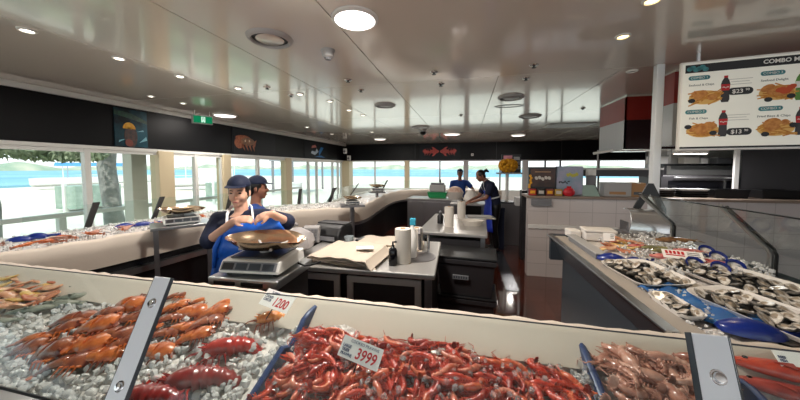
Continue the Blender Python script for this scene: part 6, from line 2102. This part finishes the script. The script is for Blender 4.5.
wm = person('person', 'person in navy cap and shirt with blue apron standing behind the large scale', base, ff, J, .0065,
            dict(body_f=bf, s=1.0, cap=True, apron=(.02, .42, .12), handR=D(249, 217, d0 - .22) - D(234, 221, d0 - .20), handL=D(258, 217, d0 - .24) - D(272, 214, d0 - .22), palmR=Vector((.3, .6, -.6)), palmL=Vector((.1, .6, -.6)), sleeve=.98, curl=.7, shirt='navy'))
# sleeve of the left arm reaches past the elbow: blue cloth she folds
t = thing('folded_cloth', 'bright blue plastic cloth folded in the arms of the worker at the scale', 'cloth', (0, 0, 0))
vs, fs = [], []
n1, n2 = 14, 10
A_, B_, C_, D_ = D(226, 226, d0 - .15), D(274, 214, d0 - .17), D(292, 240, d0 - .16), D(214, 268, d0 - .12)
for i in range(n1 + 1):
    for k in range(n2 + 1):
        u, v = i / n1, k / n2
        p_ = (A_.lerp(B_, u)).lerp(D_.lerp(C_, u), v)
        p_ = p_ + (CAMP - p_).normalized() * (.018 * math.sin(u * 8 + v * 5) + .012 * math.sin(v * 13 - u * 4) + .03 * math.sin(PI * u) * math.sin(PI * v))
        vs.append(p_)
for i in range(n1):
    for k in range(n2):
        a = i * (n2 + 1) + k; fs.append((a, a + 1, a + n2 + 2, a + n2 + 1))
sh = MB().add(vs, fs).build('cloth_sheet', M['apron'], t, smooth=60)
md = sh.modifiers.new('solid', 'SOLIDIFY'); md.thickness = .008
cu = MB().tube([A_, A_.lerp(D_, .5) - Vector((.02, .02, 0)), D_], [.012, .02, .014], 8).build('cloth_hem', M['apron'], t, smooth=60)

# man with cap behind her, facing the far side
d1 = 3.05
hd_ = D(258, 188, d1)
base = Vector((hd_.x, hd_.y, 0))
bf = Vector((.8, .55, 0)).normalized(); br = bf.cross(UPV)
dz = lambda z, a=0, b=0: Vector((base.x, base.y, z)) + br * a + bf * b
hz = hd_.z
J = dict(head=hd_, neck=dz(hz - .17, 0, -.03), chest=dz(hz - .34, 0, -.03), waist=dz(hz - .52), pelvis=dz(hz - .68),
         shR=dz(hz - .24, .19, -.03), elR=dz(hz - .48, .24, .05), wrR=dz(hz - .46, .12, .26), shL=dz(hz - .24, -.19, -.03), elL=dz(hz - .48, -.24, .05), wrL=dz(hz - .46, -.10, .27))
for k, sg in (('R', 1), ('L', -1)):
    J['knee' + k] = dz(.47, .09 * sg, .03); J['ank' + k] = dz(.085, .1 * sg)
person('person', 'person in dark blue cap seen in profile behind the apron wearing worker', base, Vector((.82, .5, -.03)), J, .009,
       dict(body_f=bf, cap=True, skin='skin2', shirt='shirt_blue' if M.setdefault('shirt_blue', mat('royal_shirt', '#1c3f86', 0.8)) else '', sleeve=.6))
# far worker by the windows
d2 = 7.9
hd_ = D(460, 183, d2); hd_.z = 1.50
base = Vector((hd_.x, hd_.y, 0)); bf = Vector((.2, -1, 0)).normalized(); br = bf.cross(UPV); hz = hd_.z
J = dict(head=hd_, neck=dz(hz - .17, 0, -.03), chest=dz(hz - .34, 0, -.02), waist=dz(hz - .52), pelvis=dz(hz - .68),
         shR=dz(hz - .25, .2, -.03), elR=dz(hz - .50, .25, .04), wrR=dz(hz - .55, .12, .26), shL=dz(hz - .25, -.2, -.03), elL=dz(hz - .42, -.34, .08), wrL=dz(hz - .56, -.36, .28))
for k, sg in (('R', 1), ('L', -1)):
    J['knee' + k] = dz(.45, .09 * sg, .02); J['ank' + k] = dz(.085, .1 * sg)
person('person', 'person in dark cap and blue shirt working before the back windows', base, Vector((.1, -1, .0)), J, .013,
       dict(body_f=bf, cap=True, skin='skin2', shirt='shirt_blue', sleeve=.55))
# bending worker in blue apron
d3 = 5.75
hip = D(493, 212, d3); hip.z = .92
base = Vector((hip.x + .02, hip.y, 0))
lf = (D(440, 200, d3) - D(490, 200, d3)); lf.z = 0; lf.normalize()
bf = lf; br = bf.cross(UPV)
q = lambda z, a=0, b=0: Vector((base.x, base.y, z)) + br * a + bf * b
J = dict(pelvis=q(.92), waist=q(1.08, 0, .02), chest=q(1.24, 0, .08), neck=q(1.40, 0, .15), head=q(1.50, 0, .28),
         shR=q(1.33, .19, .12), elR=q(1.08, .2, .24), wrR=q(.99, .1, .46), shL=q(1.33, -.19, .12), elL=q(1.08, -.2, .22), wrL=q(.99, -.08, .46))
for k, sg in (('R', 1), ('L', -1)):
    J['knee' + k] = q(.47, .09 * sg, .03); J['ank' + k] = q(.085, .1 * sg, -.02)
M['apron_deep'] = mat('deep_blue_apron', '#16309a', 0.5, bump=0.2, scale=9)
person('person', 'person with tied dark hair in navy shirt and deep blue apron bending over', base, (bf * 1.0 + Vector((0, 0, -.45))), J, .011,
       dict(body_f=bf, skin='skin2', shirt='navy', sleeve=.6, pony=True, apron=(.0, .45, .16), apron_mat='apron_deep', waist_tie=True))
